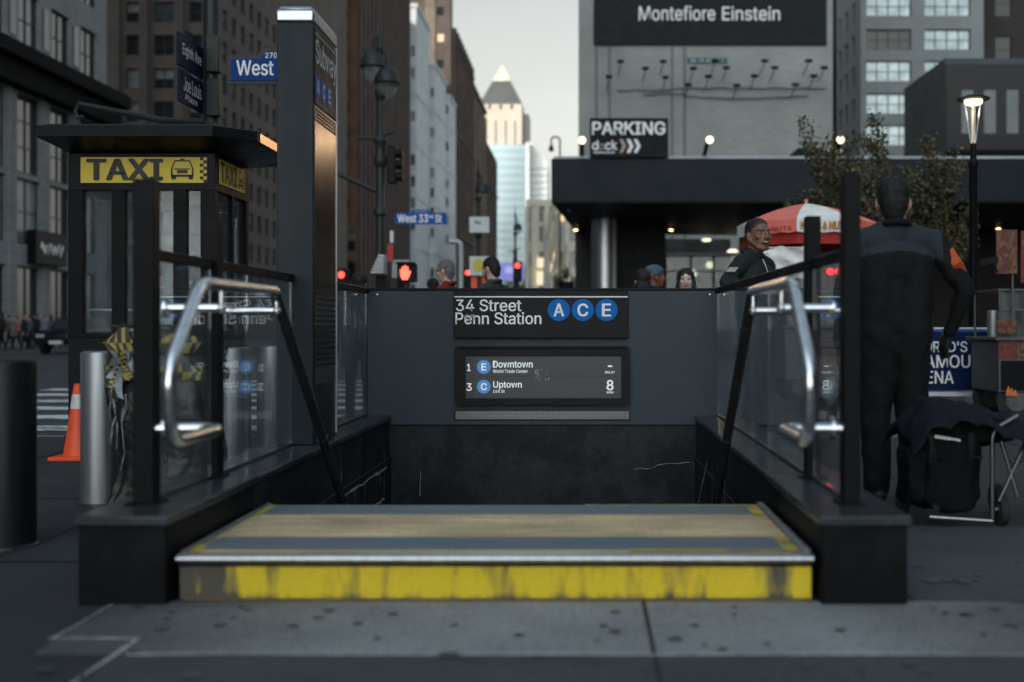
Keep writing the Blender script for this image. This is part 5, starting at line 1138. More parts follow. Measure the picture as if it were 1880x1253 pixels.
building('tall_dark_building', 'tall very dark building at the right edge', 'building', X(1808, 112), 62, 112, 125, 70, mat('black_brown_brick', (.028, .025, .024), .85, var=.3, scale=.5), front=[(1 + 3.2 * i, 2.6 + 3.2 * i, 4 + 4.5 * k, 6.6 + 4.5 * k, 1, 2, 'dark') for i in range(5) for k in range(9)], seed=18)
g = G(); g.box(X(1735, D) + .02, 40, D - .3, D - .004, 11.6, Z(118, D) - .06, mat('black_curtain_glass', (.006, .008, .011), .25, var=.3, scale=.5, spec=.25)); g.box(X(1735, D) + .02, 40, D - .2, D - .004, -.1, 11.5, BLACKC)
for i in range(9): g.box(X(1735, D) + .9 + 1.35 * i, X(1735, D) + 1.6 + 1.35 * i, D - .32, D - .301, 12.6, 15.2, PANES['blue'] if i in (0, 1, 2, 6) else PANES['dark'])
g.build('glass_front', t)
# unseen buildings added behind and beside the camera to shade the pavement
building('unseen_arena_block', 'unseen dark arena block added right of the plaza to cut sky light', 'building', 22, 60, -45, 30, 16, BLACKM, left=[(2 + 6 * i, 6 + 6 * i, 1 + 5 * k, 4.5 + 5 * k, 3, 2) for i in range(12) for k in range(2)], seed=19)
building('unseen_sun_blocker', 'unseen tall stone block added along the left of the avenue to block the sun', 'building', -75, XB, -60, 29.9, 50, LIME, right=[(2 + 6 * i, 5 + 6 * i, 1 + 5 * k, 4 + 5 * k, 2, 2) for i in range(11) for k in range(6)], seed=22)
from mathutils import noise as mnoise
# ------------------------------------------------------------------ people: one fused surface per body, coloured by region
def cloth(name, c, rough=.85, bump=.35): return mat(name, c, rough, var=.22, scale=7, bump=bump, bscale=160, spec=.25)
SKIN_B = mat('brown_skin', (.19, .095, .060), .48, var=.12, scale=22, spec=.4); SKIN_L = mat('light_skin', (.50, .32, .25), .5, var=.1, scale=22, spec=.4)
LIPS_B = mat('brown_lips', (.15, .055, .045), .4, var=.1); LIPS_L = mat('pink_lips', (.36, .13, .12), .4, var=.1)
HAIRB = mat('black_hair', (.010, .009, .009), .55, var=.4, scale=60, bump=.9, bscale=120); HAIRG = mat('grey_hair', (.15, .15, .15), .6, var=.5, scale=50, bump=.9, bscale=110)
BEARD = mat('greying_beard', (.10, .09, .085), .7, var=.5, scale=70); EYEW = mat('eye_white', (.34, .31, .29), .3, var=0); EYED = mat('dark_iris', (.012, .009, .008), .2, var=0); TEETH = mat('teeth', (.66, .62, .55), .3, var=0)
SHOE = mat('black_shoe', (.014, .014, .015), .5, var=.2)
def cap_mesh(p0, p1, r0, r1, n=18):
    p0, p1 = Vector(p0), Vector(p1); d = p1 - p0; L = d.length; q = d.to_track_quat('Z', 'Y') if L > 1e-6 else Euler((0, 0, 0)).to_quaternion()
    prof = [(r0 * math.sin(a), -r0 * math.cos(a)) for a in (R(4), R(30), R(60), R(90))] + [(r1 * math.cos(a), L + r1 * math.sin(a)) for a in (0, R(30), R(60), R(86))]
    vs = [p0 + q @ Vector((r * math.cos(2 * math.pi * j / n), r * math.sin(2 * math.pi * j / n), h)) for r, h in prof for j in range(n)]; m = len(prof)
    fs = [(i * n + j, i * n + (j + 1) % n, (i + 1) * n + (j + 1) % n, (i + 1) * n + j) for i in range(m - 1) for j in range(n)] + [tuple(range(n))[::-1], tuple(range((m - 1) * n, m * n))]
    return vs, fs
def ell_mesh(c, r, rot, n=20):
    g = G(); g.ball((0, 0, 0), r, None, n); return [Vector(c) + rot @ Vector(v) for v in g.v], g.f
class Body:
    def __init__(s): s.pr = []; s.hm = Matrix.Identity(4)
    def cap(s, p0, p1, r0, r1, lab): s.pr.append(('c', Vector(p0), Vector(p1), r0, r1, lab))
    def ell(s, c, r, lab, rot=None): s.pr.append(('e', Vector(c), Vector(r), rot or Matrix.Identity(3), None, lab))
    # head-space primitives, carried to the body by the head matrix
    def hcap(s, p0, p1, r0, r1, lab): s.cap(s.hm @ Vector(p0), s.hm @ Vector(p1), r0 * s.hs, r1 * s.hs, lab)
    def hell(s, c, r, lab): s.ell(s.hm @ Vector(c), Vector(r) * s.hs, lab, s.hm.to_3x3().normalized())
    def mesh(s, name, mats, vox, smooth=3, noise=0., seed=1):
        vs, fs = [], []
        for p in s.pr:
            a, b = cap_mesh(p[1], p[2], p[3], p[4]) if p[0] == 'c' else ell_mesh(p[1], p[2], p[3])
            o = len(vs); vs += [tuple(v) for v in a]; fs += [[i + o for i in f] for f in b]
        me = bpy.data.meshes.new('tmp'); me.from_pydata(vs, [], fs); me.update()
        ob = bpy.data.objects.new('tmp', me); COL.objects.link(ob)
        rm = ob.modifiers.new('r', 'REMESH'); rm.mode = 'VOXEL'; rm.voxel_size = vox
        if smooth: sm = ob.modifiers.new('s', 'SMOOTH'); sm.factor = .5; sm.iterations = smooth
        dg = bpy.context.evaluated_depsgraph_get(); dg.update(); out = bpy.data.meshes.new_from_object(ob.evaluated_get(dg))
        bpy.data.objects.remove(ob); bpy.data.meshes.remove(me); out.name = name
        nf = len(out.polygons); c = np.empty(nf * 3); out.polygons.foreach_get('center', c); c = c.reshape(-1, 3)
        best = np.full(nf, 1e9); lab = np.zeros(nf, int); keys = list(mats)
        for p in s.pr:
            if p[0] == 'c':
                a = np.array(p[1]); d = np.array(p[2]) - a; L = max(1e-9, d @ d); t_ = np.clip(((c - a) @ d) / L, 0, 1); ds = np.linalg.norm(c - (a + t_[:, None] * d), axis=1) - (p[3] + (p[4] - p[3]) * t_)
            else:
                q = (c - np.array(p[1])) @ np.array(p[3]); r = np.array(p[2]); k = np.linalg.norm(q / r, axis=1); ds = (k - 1) * np.linalg.norm(q, axis=1) / np.maximum(k, 1e-6)
            m_ = ds < best; best[m_] = ds[m_]; lab[m_] = keys.index(p[5])
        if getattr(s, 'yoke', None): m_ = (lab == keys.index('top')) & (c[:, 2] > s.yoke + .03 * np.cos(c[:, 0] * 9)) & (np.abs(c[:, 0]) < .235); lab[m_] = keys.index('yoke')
        if 'stubble' in keys and getattr(s, 'skull', None):
            q = (np.column_stack([c, np.ones(nf)]) @ np.array(s.skull).T)[:, :3]
            m_ = (lab == keys.index('skin')) & (q[:, 2] > .85 * q[:, 1] + .012) & (q[:, 2] > -.085) & (np.abs(q[:, 0]) < .0755) & (q[:, 1] < .085); lab[m_] = keys.index('stubble')
        if getattr(s, 'wr', (0, 0))[0]:
            rr = np.random.RandomState(5); n = len(out.vertices); co = np.empty(n * 3); out.vertices.foreach_get('co', co); nr = np.empty(n * 3); out.vertices.foreach_get('normal', nr); co = co.reshape(-1, 3); nr = nr.reshape(-1, 3)
            w = np.array([1 - 2.2 * abs(mnoise.noise(Vector((v[0] * 9 + 2 * v[2], v[1] * 9, v[2] * 5.5 - 4 * v[0])))) + .45 * mnoise.noise(Vector((v[0] * 22, v[1] * 22, v[2] * 15))) for v in co]) * s.wr[0] * 2.2
            w *= np.clip((s.wr[1] - .02 - co[:, 2]) / .06, 0, 1); out.vertices.foreach_set('co', (co + nr * w[:, None]).ravel())
        out.materials.clear()
        for k in keys: out.materials.append(mats[k])
        out.polygons.foreach_set('material_index', lab.astype(np.int32)); out.polygons.foreach_set('use_smooth', np.ones(nf, bool))
        if noise:
            rr = np.random.RandomState(seed); n = len(out.vertices); co = np.empty(n * 3); out.vertices.foreach_get('co', co); nr = np.empty(n * 3); out.vertices.foreach_get('normal', nr)
            co = co.reshape(-1, 3); nr = nr.reshape(-1, 3); w = sum(np.sin(co @ rr.normal(0, 1 / f, 3) + rr.uniform(0, 6)) for f in (.012, .02, .03, .05)) * noise / 2
            out.vertices.foreach_set('co', (co + nr * w[:, None]).ravel())
        out.update(); return out
def hand(b, w, d, side, lab, curl=.5, s=1.0, fr=.0085):
    """palm and five fingers: wrist w, forearm direction d, side vector towards the thumb"""
    w, d, side = Vector(w), Vector(d).normalized(), Vector(side); side = (side - d * side.dot(d)).normalized(); nrm = d.cross(side).normalized()
    pc = w + d * .05 * s; 
    for k in (-1, 0, 1): b.cap(w + side * .012 * k, w + d * .085 * s + side * .024 * k * s, .016 * s, .014 * s, lab)
    for k, L in enumerate((.068, .076, .070, .054)):
        o = w + d * .088 * s + side * (.030 - .020 * k) * s; dd = (d + nrm * .25 * curl + side * (.06 - .05 * k)).normalized(); d2 = (dd + nrm * .9 * curl).normalized()
        b.cap(o, o + dd * L * .55 * s, fr * s, fr * s, lab); b.cap(o + dd * L * .55 * s, o + dd * L * .55 * s + d2 * L * .5 * s, fr * s, fr * .85 * s, lab)
    o = w + d * .025 * s + side * .026 * s; dd = (d * .75 + side * .65 + nrm * .25 * curl).normalized(); b.cap(o, o + dd * .035 * s, .011 * s, .010 * s, lab); b.cap(o + dd * .035 * s, o + dd * .035 * s + (dd + d * .4).normalized() * .028 * s, .0095 * s, .008 * s, lab)
def person(label, loc, yaw, h, mats, hair='short', head_yaw=0, head_pitch=0, head_roll=0, lean=0, arms=('hang', 'hang'), vox=.011, group=None, face='plain', step=0., wide=1.0, leg=1.0, wrinkle=0., hair_m=None, beard=False, jacket_len=.0, head_s=None, hood=False, coat=False, neckfwd=0.):
    """faces local +Y; mats: skin lip top bottom shoe"""
    t_loc = Vector(loc); b = Body(); k = h / 1.75; hs = head_s or k; b.hs = hs
    hip = .93 * k; sh = 1.43 * k; ly = lean
    def T(x, y, z): return Vector((x * wide, y + max(0, z - hip) * ly, z - max(0, z - hip) * abs(ly) * .35 * abs(ly)))
    # legs
    for s in (-1, 1):
        f = step * s
        hp = Vector((.085 * k * s, 0, hip)); kn = Vector((.095 * k * s, .03 + f * .5, .50 * k)); an = Vector((.10 * k * s, f - .02, .085 * k))
        b.cap(hp, kn, .092 * k * leg, .062 * k * leg, 'bottom'); b.cap(kn, an, .060 * k * leg, .050 * k * leg, 'bottom')
        b.cap(an + Vector((0, -.03, -.04 * k)), an + Vector((.015 * s, .15 * k, -.052 * k)), .042 * k, .033 * k, 'shoe')
    # trunk
    b.ell(T(0, -.005, .96 * k), (.165 * k * wide, .115 * k, .13 * k), 'bottom' if not coat else 'top')
    for s in (-1, 1):
        b.cap(T(.072 * k * s, 0, (1.02 - jacket_len) * k), T(.085 * k * s, .004, 1.30 * k), .112 * k, .108 * k, 'top')
    b.cap(T(0, .01, (1.0 - jacket_len) * k), T(0, .012, 1.32 * k), .118 * k, .112 * k, 'top')
    b.ell(T(0, .0, 1.28 * k), (.172 * k * wide, .118 * k, .17 * k), 'top')
    b.cap(T(-.13 * k, -.01, sh - .02), T(.13 * k, -.01, sh - .02), .070 * k, .070 * k, 'top')
    for s in (-1, 1): b.cap(T(.15 * k * s, -.01, sh - .03), T(.04 * k * s, -.015, sh + .045 * k), .055 * k, .05 * k, 'top')
    b.cap(T(0, -.02, sh), T(0, -.005, sh + .05 * k), .075 * k, .062 * k, 'top')
    # neck and head
    hc = T(0, .02 * k + neckfwd, 0); hc.z = 0; hz = h - .118 * hs; top_ = T(0, 0, sh); hc = Vector((0, top_.y + .025 * k + neckfwd, hz))
    b.hm = Matrix.Translation(hc) @ Euler((R(head_pitch), R(head_roll), R(head_yaw)), 'ZXY').to_matrix().to_4x4() @ Matrix.Scale(hs, 4)
    b.cap(T(0, -.01, sh + .01), b.hm @ Vector((0, -.02, -.045)), .060 * k, .056 * hs, 'skin')
    b.hell((0, -.012, .032), (.074, .095, .086), 'skin'); b.hell((0, .022, -.032), (.062, .070, .084), 'skin'); b.hell((0, .052, -.092), (.030, .028, .024), 'skin')
    for s in (-1, 1):
        b.hcap((.056 * s, .005, -.045), (.030 * s, .055, -.092), .018, .017, 'skin'); b.hell((.042 * s, .064, -.020), (.022, .020, .018), 'skin')
        b.hcap((.012 * s, .089, .032), (.046 * s, .072, .030), .008, .007, 'skin')
        b.hell((.0765 * s, -.012, -.012), (.011, .021, .033), 'skin'); b.hell((.010 * s, .099, -.032), (.010, .010, .008), 'skin')
    b.hcap((0, .089, .018), (0, .107, -.024), .0085, .0125, 'skin')
    if face == 'plain' or face == 'smile':
        b.hcap((-.022, .080, -.060), (.022, .080, -.060), .0075, .0075, 'lip'); b.hell((0, .084, -.0625), (.018, .012, .0095), 'lip')
    if beard:
        b.hell((0, .042, -.085), (.050, .048, .042), 'beard'); b.hcap((-.025, .087, -.049), (.025, .087, -.049), .008, .008, 'beard')
        for s in (-1, 1): b.hcap((.066 * s, .01, -.03), (.045 * s, .045, -.085), .012, .02, 'beard')
    # arms
    for s, pose in zip((-1, 1), arms):
        S = T(.175 * k * s, -.012, sh - .025 * k)
        if pose == 'hang': E = S + Vector((.075 * s * k, -.03, -.30 * k)); Wr = E + Vector((.0 * s, .07 * k, -.25 * k))
        elif pose == 'out': E = S + Vector((.15 * s * k, -.06, -.27 * k)); Wr = E + Vector((-.05 * s * k, .10 * k, -.21 * k))
        elif pose == 'pocket': E = S + Vector((.10 * s * k, -.09, -.28 * k)); Wr = E + Vector((-.07 * s * k, .12 * k, -.15 * k))
        elif pose == 'phone': E = S + Vector((.05 * s * k, .05, -.28 * k)); Wr = E + Vector((-.10 * s * k, .22 * k, .03 * k))
        else: E, Wr = [Vector(p) for p in pose]
        b.cap(S, E, .066 * k, .050 * k, 'top'); b.cap(E, Wr, .050 * k, .036 * k, 'top')
        d = (Wr - E).normalized(); hand(b, Wr + d * .01, d, Vector((-s * .3, 1, 0)) if abs(d.y) < .8 else Vector((-s, 0, .3)), 'skin' if 'glove' not in mats else 'glove', .6, k, .0085 if vox < .009 else .011)
    lm = {kk: v for kk, v in mats.items() if kk != 'hair'}
    lm.setdefault('lip', lm['skin']); lm.setdefault('beard', BEARD)
    if hair in ('short', 'fade'): lm['stubble'] = mat('cropped_dark_hair', (.035, .024, .019), .7, var=.3, scale=80) if hair == 'fade' else (hair_m or HAIRB); b.skull = hm0 = b.hm.inverted()
    b.yoke = sh - .115 * k if 'yoke' in mats else None; b.wr = (wrinkle, sh)
    me = b.mesh('person', lm, vox, 2 if vox < .009 else 1)
    o = bpy.data.objects.new('person', me); COL.objects.link(o); o.location = t_loc; o.rotation_euler = (0, 0, R(yaw)); ORG[o.name] = Vector((0, 0, 0)); tag(o, label, 'person', group)
    hm = b.hm
    def child(name, bod, ms, vx, noise=.0, smooth=1):
        m_ = bod.mesh(name, ms, vx, smooth, noise); c = bpy.data.objects.new(name, m_); COL.objects.link(c); c.parent = o; ORG[c.name] = Vector((0, 0, 0)); return c
    hb = Body(); hb.hm, hb.hs = hm, hs; Hm = hair_m or HAIRB
    if hair == 'short':
        hb.hell((0, -.022, .044), (.081, .094, .082), 'h'); hb.hell((0, -.05, .0), (.072, .066, .085), 'h'); hb.hell((0, -.055, -.05), (.058, .045, .06), 'h')
        for s in (-1, 1): hb.hcap((.072 * s, .012, .03), (.071 * s, .005, .0), .010, .006, 'h'); hb.hcap((.016 * s, .0955, .041), (.044 * s, .080, .041), .0042, .003, 'h')
    elif hair == 'fade':
        hb.hell((0, -.020, .060), (.0735, .088, .063), 'h'); hb.hell((0, -.045, .030), (.071, .061, .068), 'h')
        for s in (-1, 1): hb.hcap((.072 * s, .012, .035), (.072 * s, .006, .0), .008, .004, 'h'); hb.hcap((.014 * s, .0955, .040), (.046 * s, .079, .038), .0042, .003, 'h')
    elif hair == 'long':
        hb.hell((0, -.022, .042), (.090, .100, .088), 'h')
        for s in (-1, 1): hb.hcap((.070 * s, .012, .04), (.088 * s, .015, -.20), .022, .034, 'h'); hb.hcap((.016 * s, .0955, .041), (.042 * s, .080, .041), .0035, .003, 'h')
        hb.hell((0, -.06, -.08), (.085, .05, .16), 'h')
    elif hair == 'hat':
        hb.hell((0, -.012, .062), (.084, .103, .062), 'h'); hb.hcap((-.07, -.02, .03), (.07, -.02, .03), .03, .03, 'h')
    hc_ = child('hair' if hair != 'hat' else 'knit_hat', hb, {'h': Hm}, .009 * hs if vox < .012 else .012, .0015 if hair != 'hat' else .002)
    if vox < .012 and hair != 'hat':                 # loose hair ends standing off the scalp
        me_ = hc_.data; r_ = random.Random(6); vv = [(v.co.copy(), v.normal.copy()) for v in me_.vertices]; bm = bmesh.new(); bm.from_mesh(me_); cen = hm @ Vector((0, -.02, .03))
        for _ in range(1500):
            c_, n_ = r_.choice(vv); L_h = (.006 if hair == 'fade' else .016) * r_.uniform(.5, 1.3); dn = (n_ * .8 + Vector((r_.uniform(-.6, .6), r_.uniform(-.6, .6), r_.uniform(-1.0, .3)))).normalized(); sd_ = dn.cross(Vector((r_.uniform(-1, 1), r_.uniform(-1, 1), r_.uniform(-1, 1)))).normalized() * .0013
            f_ = bm.faces.new([bm.verts.new(c_ - sd_), bm.verts.new(c_ + sd_), bm.verts.new(c_ + dn * L_h)])
        bm.to_mesh(me_); bm.free()
    if vox < .012:
        g = G(); cz = T(0, -.012, sh + .055 * k); g.tube([cz + Vector((.070 * k * math.cos(2 * math.pi * i / 24), .070 * k * math.sin(2 * math.pi * i / 24) - .01, -.018 * math.sin(2 * math.pi * i / 24))) for i in range(25)], .019 * k, mats['top'], 10, caps=False); g.build('collar', o, smooth=60)
        g = G(); ew = []
        rt = hm.to_3x3().normalized()
        for s in (-1, 1):
            c = hm @ Vector((.031 * s, .0745, .008)); vs, fs = ell_mesh(c, Vector((.0125, .0115, .0062)) * hs, rt, 14); g.add(vs, fs, EYEW)
            c = hm @ Vector((.031 * s + (.002), .0845, .008)); vs, fs = ell_mesh(c, Vector((.0062, .0035, .0058)) * hs, rt, 10); g.add(vs, fs, EYED)
        e = g.build('eyes', o, smooth=60)
    return o, hm
def lap(o, hm, name, ms, prims, vx=.006, noise=0.):
    bd = Body(); bd.hm, bd.hs = hm, hm.to_scale()[0]
    for p in prims: (bd.hcap if len(p) == 5 else bd.hell)(*p)
    m_ = bd.mesh(name, ms, vx, 1, noise); c = bpy.data.objects.new(name, m_); COL.objects.link(c); c.parent = o; ORG[c.name] = Vector((0, 0, 0)); return c

# man in the dark jacket, seen from behind
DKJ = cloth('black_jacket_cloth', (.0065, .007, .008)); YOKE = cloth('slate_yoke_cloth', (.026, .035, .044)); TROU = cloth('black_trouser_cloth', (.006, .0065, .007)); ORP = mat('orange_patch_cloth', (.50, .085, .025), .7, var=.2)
D = 6.2; x = X(1642, D)
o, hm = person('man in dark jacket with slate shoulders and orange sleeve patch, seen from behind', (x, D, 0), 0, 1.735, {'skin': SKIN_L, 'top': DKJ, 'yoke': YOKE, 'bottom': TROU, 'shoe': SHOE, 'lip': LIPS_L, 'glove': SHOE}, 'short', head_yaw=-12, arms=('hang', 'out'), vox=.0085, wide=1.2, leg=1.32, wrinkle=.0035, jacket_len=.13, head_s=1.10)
g = G(); sx = .20; vs = [(sx + .068, -.075, 1.34), (sx + .135, -.045, 1.255), (sx + .145, -.075, 1.20), (sx + .095, -.125, 1.265)]
n = (Vector(vs[1]) - Vector(vs[0])).cross(Vector(vs[3]) - Vector(vs[0])).normalized() * .012
g.prism([Vector(v) - n * 2 for v in vs], n * 4, ORP); g.build('sleeve_patch', o)

# grinning man behind the end wall
JKT = cloth('dark_green_jacket_cloth', (.016, .024, .023)); D = 8.72
hx, hz = X(1389, D), Z(399, D)
SKIN_M = mat('warm_brown_skin', (.21, .105, .066), .45, var=.16, scale=26, spec=.45)
TH = 232; bx, by = hx + .005, D + .10
def wl(dx, dy, z): return Vector((math.cos(R(TH)) * dx + math.sin(R(TH)) * dy, -math.sin(R(TH)) * dx + math.cos(R(TH)) * dy, z))   # offset in the street -> body space
SKIN_M = mat('warm_brown_skin', (.60, .335, .235), .42, var=.2, scale=30, spec=.5)
EL = wl(-.24, -.17, 1.27); AR = (((-.26, .10, 1.16), (-.10, .27, 1.12)), (EL, wl(-.0, -.25, 1.21)))
o, hm = person('grinning man with earbud and bead chain leaning over the right corner of the end wall', (bx, by, 0), TH, hz, {'skin': SKIN_M, 'lip': LIPS_B, 'top': JKT, 'bottom': TROU, 'shoe': SHOE}, 'fade', head_yaw=-26, head_pitch=3, head_roll=-3, arms=AR, vox=.0075, face='smile', wide=1.05, wrinkle=.003, head_s=1.12)
lap(o, hm, 'teeth', {'t': TEETH}, [((-.016, .0915, -.0575), (.016, .0915, -.0575), .0042, .0042, 't'), ((-.008, .0935, -.0575), (.008, .0935, -.0575), .0042, .0042, 't')], .0025)
lap(o, hm, 'open_mouth', {'m': mat('dark_mouth', (.05, .015, .014), .5, var=0)}, [((-.019, .0885, -.0615), (.019, .0885, -.0615), .0075, .0075, 'm'), ((0, .090, -.0615), (.014, .0065, .0085), 'm')], .0025)
g = G(); rt = hm.to_3x3().normalized()
g.tube(bend([hm @ Vector(p) for p in ((-.086, .005, .0), (-.090, -.012, .018), (-.088, -.028, .005))], .01), .0045, mat('pale_yellow_plastic', (.52, .48, .26), .4), 8); g.ball(hm @ Vector((-.086, .004, -.014)), .012, BLACKP, 10); g.build('earbud', o)
g = G()
sh_ = 1.43 * hz / 1.75
for i in range(44):
    a = R(-200 + 220 * i / 43); q = .5 * (1 - math.sin(a)); g.ball(Vector((.094 * math.cos(a) * (1 - .25 * q), .058 + .082 * q + .03 * math.sin(math.pi * q), sh_ + .065 - .20 * q)), .0062, mat('silver_bead', (.7, .7, .7), .25, 1, var=0), 8)
g.build('bead_chain', o)
S_ = Vector((.175 * hz / 1.75 * 1.05, -.012, sh_ - .025)); tc_ = wl(-.35, -.93, 0); c0 = S_.lerp(EL, .5) + tc_ * .062 + Vector((0, 0, .018)); u = wl(.034, -.006, 0); v = (S_ - EL).normalized() * .022; nn = u.cross(v).normalized() * .005
g = G(); g.obox(c0, u, v, nn, mat('grey_sleeve_badge', (.30, .32, .32), .6, var=.5, scale=60)); g.build('sleeve_badge', o)

# people beyond the end wall
RED = cloth('dark_red_jacket_cloth', (.19, .018, .022)); GRN = cloth('moss_green_jacket_cloth', (.040, .050, .042)); GREY = cloth('charcoal_coat_cloth', (.022, .022, .025))
D = 12.; o, hm = person('grey-haired man with glasses in a dark red jacket, facing left', (X(820, D), D, 0), 72, Z(479, D), {'skin': SKIN_L, 'lip': LIPS_L, 'top': RED, 'bottom': TROU, 'shoe': SHOE}, 'short', hair_m=HAIRG, vox=.0105, head_pitch=-4, step=.12)
g = G(); g.tube([hm @ Vector(p) for p in ((-.078, -.005, .012), (-.066, .085, .012), (-.030, .098, .008), (0, .103, .012), (.030, .098, .008), (.066, .085, .012), (.078, -.005, .012))], .0035, INK, 6); g.build('glasses', o)
D = 11.6; person('bearded dark-haired man in a moss green jacket, head bowed to the left', (X(904, D), D, 0), 60, Z(474, D), {'skin': SKIN_L, 'lip': LIPS_L, 'beard': BEARD, 'top': GRN, 'bottom': TROU, 'shoe': SHOE}, 'short', vox=.0105, head_pitch=-14, beard=True, wide=1.12, step=.1)
D = 11.2; person('pale woman with long dark hair facing the camera beyond the end wall', (X(1259, D), D, 0), 176, Z(494, D), {'skin': mat('pale_skin', (.60, .42, .36), .5, var=.08, spec=.4), 'lip': LIPS_L, 'top': GREY, 'bottom': TROU, 'shoe': SHOE}, 'long', vox=.0105, head_s=.95)
D = 11.; person('person in a blue and grey knit hat, facing right', (X(1199, D), D, 0), -70, Z(487, D), {'skin': SKIN_B, 'lip': LIPS_B, 'top': GREY, 'bottom': TROU, 'shoe': SHOE}, 'hat', hair_m=picture('patterned_knit', [(.02, .03, .06), (.10, .16, .22), (.03, .04, .07), (.16, .22, .26)], 40, .9), vox=.0115, head_s=.95)
D = 10.6; person('person with long black hair seen from behind, beside the knit hat', (X(1180, D), D, 0), 10, Z(496, D), {'skin': SKIN_L, 'top': GREY, 'bottom': TROU, 'shoe': SHOE}, 'long', vox=.0115)
D = 10.8; person('person in black whose rounded dark head shows just right of the pylon', (X(659, D), D, 0), 5, Z(502, D), {'skin': SKIN_L, 'top': GREY, 'bottom': TROU, 'shoe': SHOE}, 'long', vox=.0115, wide=1.05)
D = 13.5; person('shorter dark-haired person half hidden behind the red jacket', (X(795, D), D, 0), 30, Z(512, D), {'skin': SKIN_L, 'top': GREY, 'bottom': TROU, 'shoe': SHOE}, 'short', vox=.0115)
# pedestrians across the avenue
PK = cloth('pink_coat_cloth', (.28, .10, .15)); LV = cloth('lavender_coat_cloth', (.17, .14, .24)); BL = cloth('blue_grey_coat_cloth', (.07, .09, .13)); TN = cloth('dull_tan_coat_cloth', (.16, .13, .10))
for px, D, hh, c, yaw, lab, st in ((4, 57, 1.80, GREY, 90, 'tall walker in charcoal at the far left picture edge', .2), (17, 58, 1.68, TN, -60, 'walker in a dull tan coat across the avenue', .15), (31, 57, 1.62, PK, 120, 'walker in a pink coat across the avenue', .2), (45, 59, 1.74, GREY, -90, 'walker in charcoal between the pink and blue-grey coats', .2),
                          (55, 58, 1.66, BL, 100, 'walker in a blue-grey coat across the avenue', .1), (67, 60, 1.78, GREY, 80, 'walker in charcoal just left of the lavender coat', .2), (83, 57, 1.66, LV, -100, 'walker in a lavender coat across the avenue', .2), (94, 60, 1.72, BL, 90, 'walker in blue-grey nearest the dark parked car', .1), (116, 61, 1.7, TN, 20, 'walker in a dull tan coat beyond the dark parked car', .2)):
    person(lab, (X(px, D), D, -.13), yaw, hh, {'skin': SKIN_L, 'top': c, 'bottom': TROU, 'shoe': SHOE}, 'short' if px % 2 else 'long', vox=.022, group='pedestrians across the avenue', step=st, coat=px % 3 == 0, jacket_len=.2 if px % 3 == 0 else 0)

# ------------------------------------------------------------------ dark car across the avenue
CARB = mat('black_car_paint', (.012, .013, .015), .22, .2, var=.05, coat=.6); TYRE = mat('tyre_rubber', (.015, .015, .015), .8, var=.2); CARG = mat('car_window', (.02, .024, .028), .05, var=0, spec=.7)
def car(label, c, s=1.0):
    t = thing('parked_car', label, 'car', c); x, y, z = c
    g = G(); prof = [(-2.25, .38), (-2.28, .75), (-2.0, .93), (-1.35, 1.0), (1.0, 1.02), (2.1, .92), (2.3, .70), (2.28, .36)]
    g.prism([(x - .88, y + a, z + b) for a, b in prof], (1.76, 0, 0), CARB); g.build('body', t, bevel=.07)
    g = G(); cab = [(-1.30, 1.0), (-.75, 1.42), (.55, 1.45), (1.25, 1.02)]; n = 4
    lo = [(x + sx * .80, y + a, z + b) for sx in (-1,) for a, b in cab]; g.prism([(x - .74, y + a, z + b) for a, b in cab], (1.48, 0, 0), CARG); g.build('cabin_glass', t, bevel=.05)
    g = G(); g.box(x - .68, x + .68, y - .72, y + .55, z + 1.44, z + 1.475, CARB); g.build('roof', t, bevel=.01)
    for a in (-1.4, 1.4):
        for sx in (-1, 1):
            g = G(); g.lathe((x + sx * .80, y + a, z + .33), [(.33, -.10), (.33, .10)], TYRE, 20, 'X'); w = g.build('wheel', t); g = G(); g.lathe((x + sx * .885, y + a, z + .33), [(.20, -.03), (.20, .02), (.02, .03)], STEELB, 14, 'X'); g.build('rim', w)
    for sx in (-1, 1): g = G(); g.box(x + sx * .62 - .16, x + sx * .62 + .16, y - 2.31, y - 2.2, z + .66, z + .80, mat('head_lamp_lens', (.35, .38, .42), .15, var=0)); g.build('headlight', t, bevel=.02)
    g = G(); g.box(x - .26, x + .26, y - 2.312, y - 2.28, z + .42, z + .54, BOARD); g.build('number_plate', t)
car('black car parked across the avenue by the stone department store', (X(108, 46), 48, -.13))

# ------------------------------------------------------------------ vendor umbrella and carts
URED = mat('red_umbrella_cloth', (.80, .20, .15), .7, var=.12, scale=6); UWH = mat('white_umbrella_cloth', (.82, .83, .80), .7, var=.12, scale=6); UDR = mat('deep_red_umbrella_cloth', (.38, .025, .02), .7, var=.15, scale=6)
OUTL = mat('black_outline', (.02, .01, .01), .5); GOLDL = mat('gold_lettering', (.75, .30, .03), .5, var=.2, scale=20); DRED = mat('dark_red_lettering', (.32, .03, .02), .5)
D = 15.; ax, ay = X(1480, D), D; az = Z(374, D); ra = .90; zr_ = Z(413, D)
t = thing('vendor_umbrella', 'red and white vendor umbrella with NUTS lettering behind the grinning man', 'umbrella', (ax, ay, 0))
def upt(a, q, dz=0.): return Vector((ax + math.sin(R(a)) * ra * q, ay - math.cos(R(a)) * ra * q, az + (zr_ - az) * (.45 * q + .55 * q * q) + dz))
a0 = -18
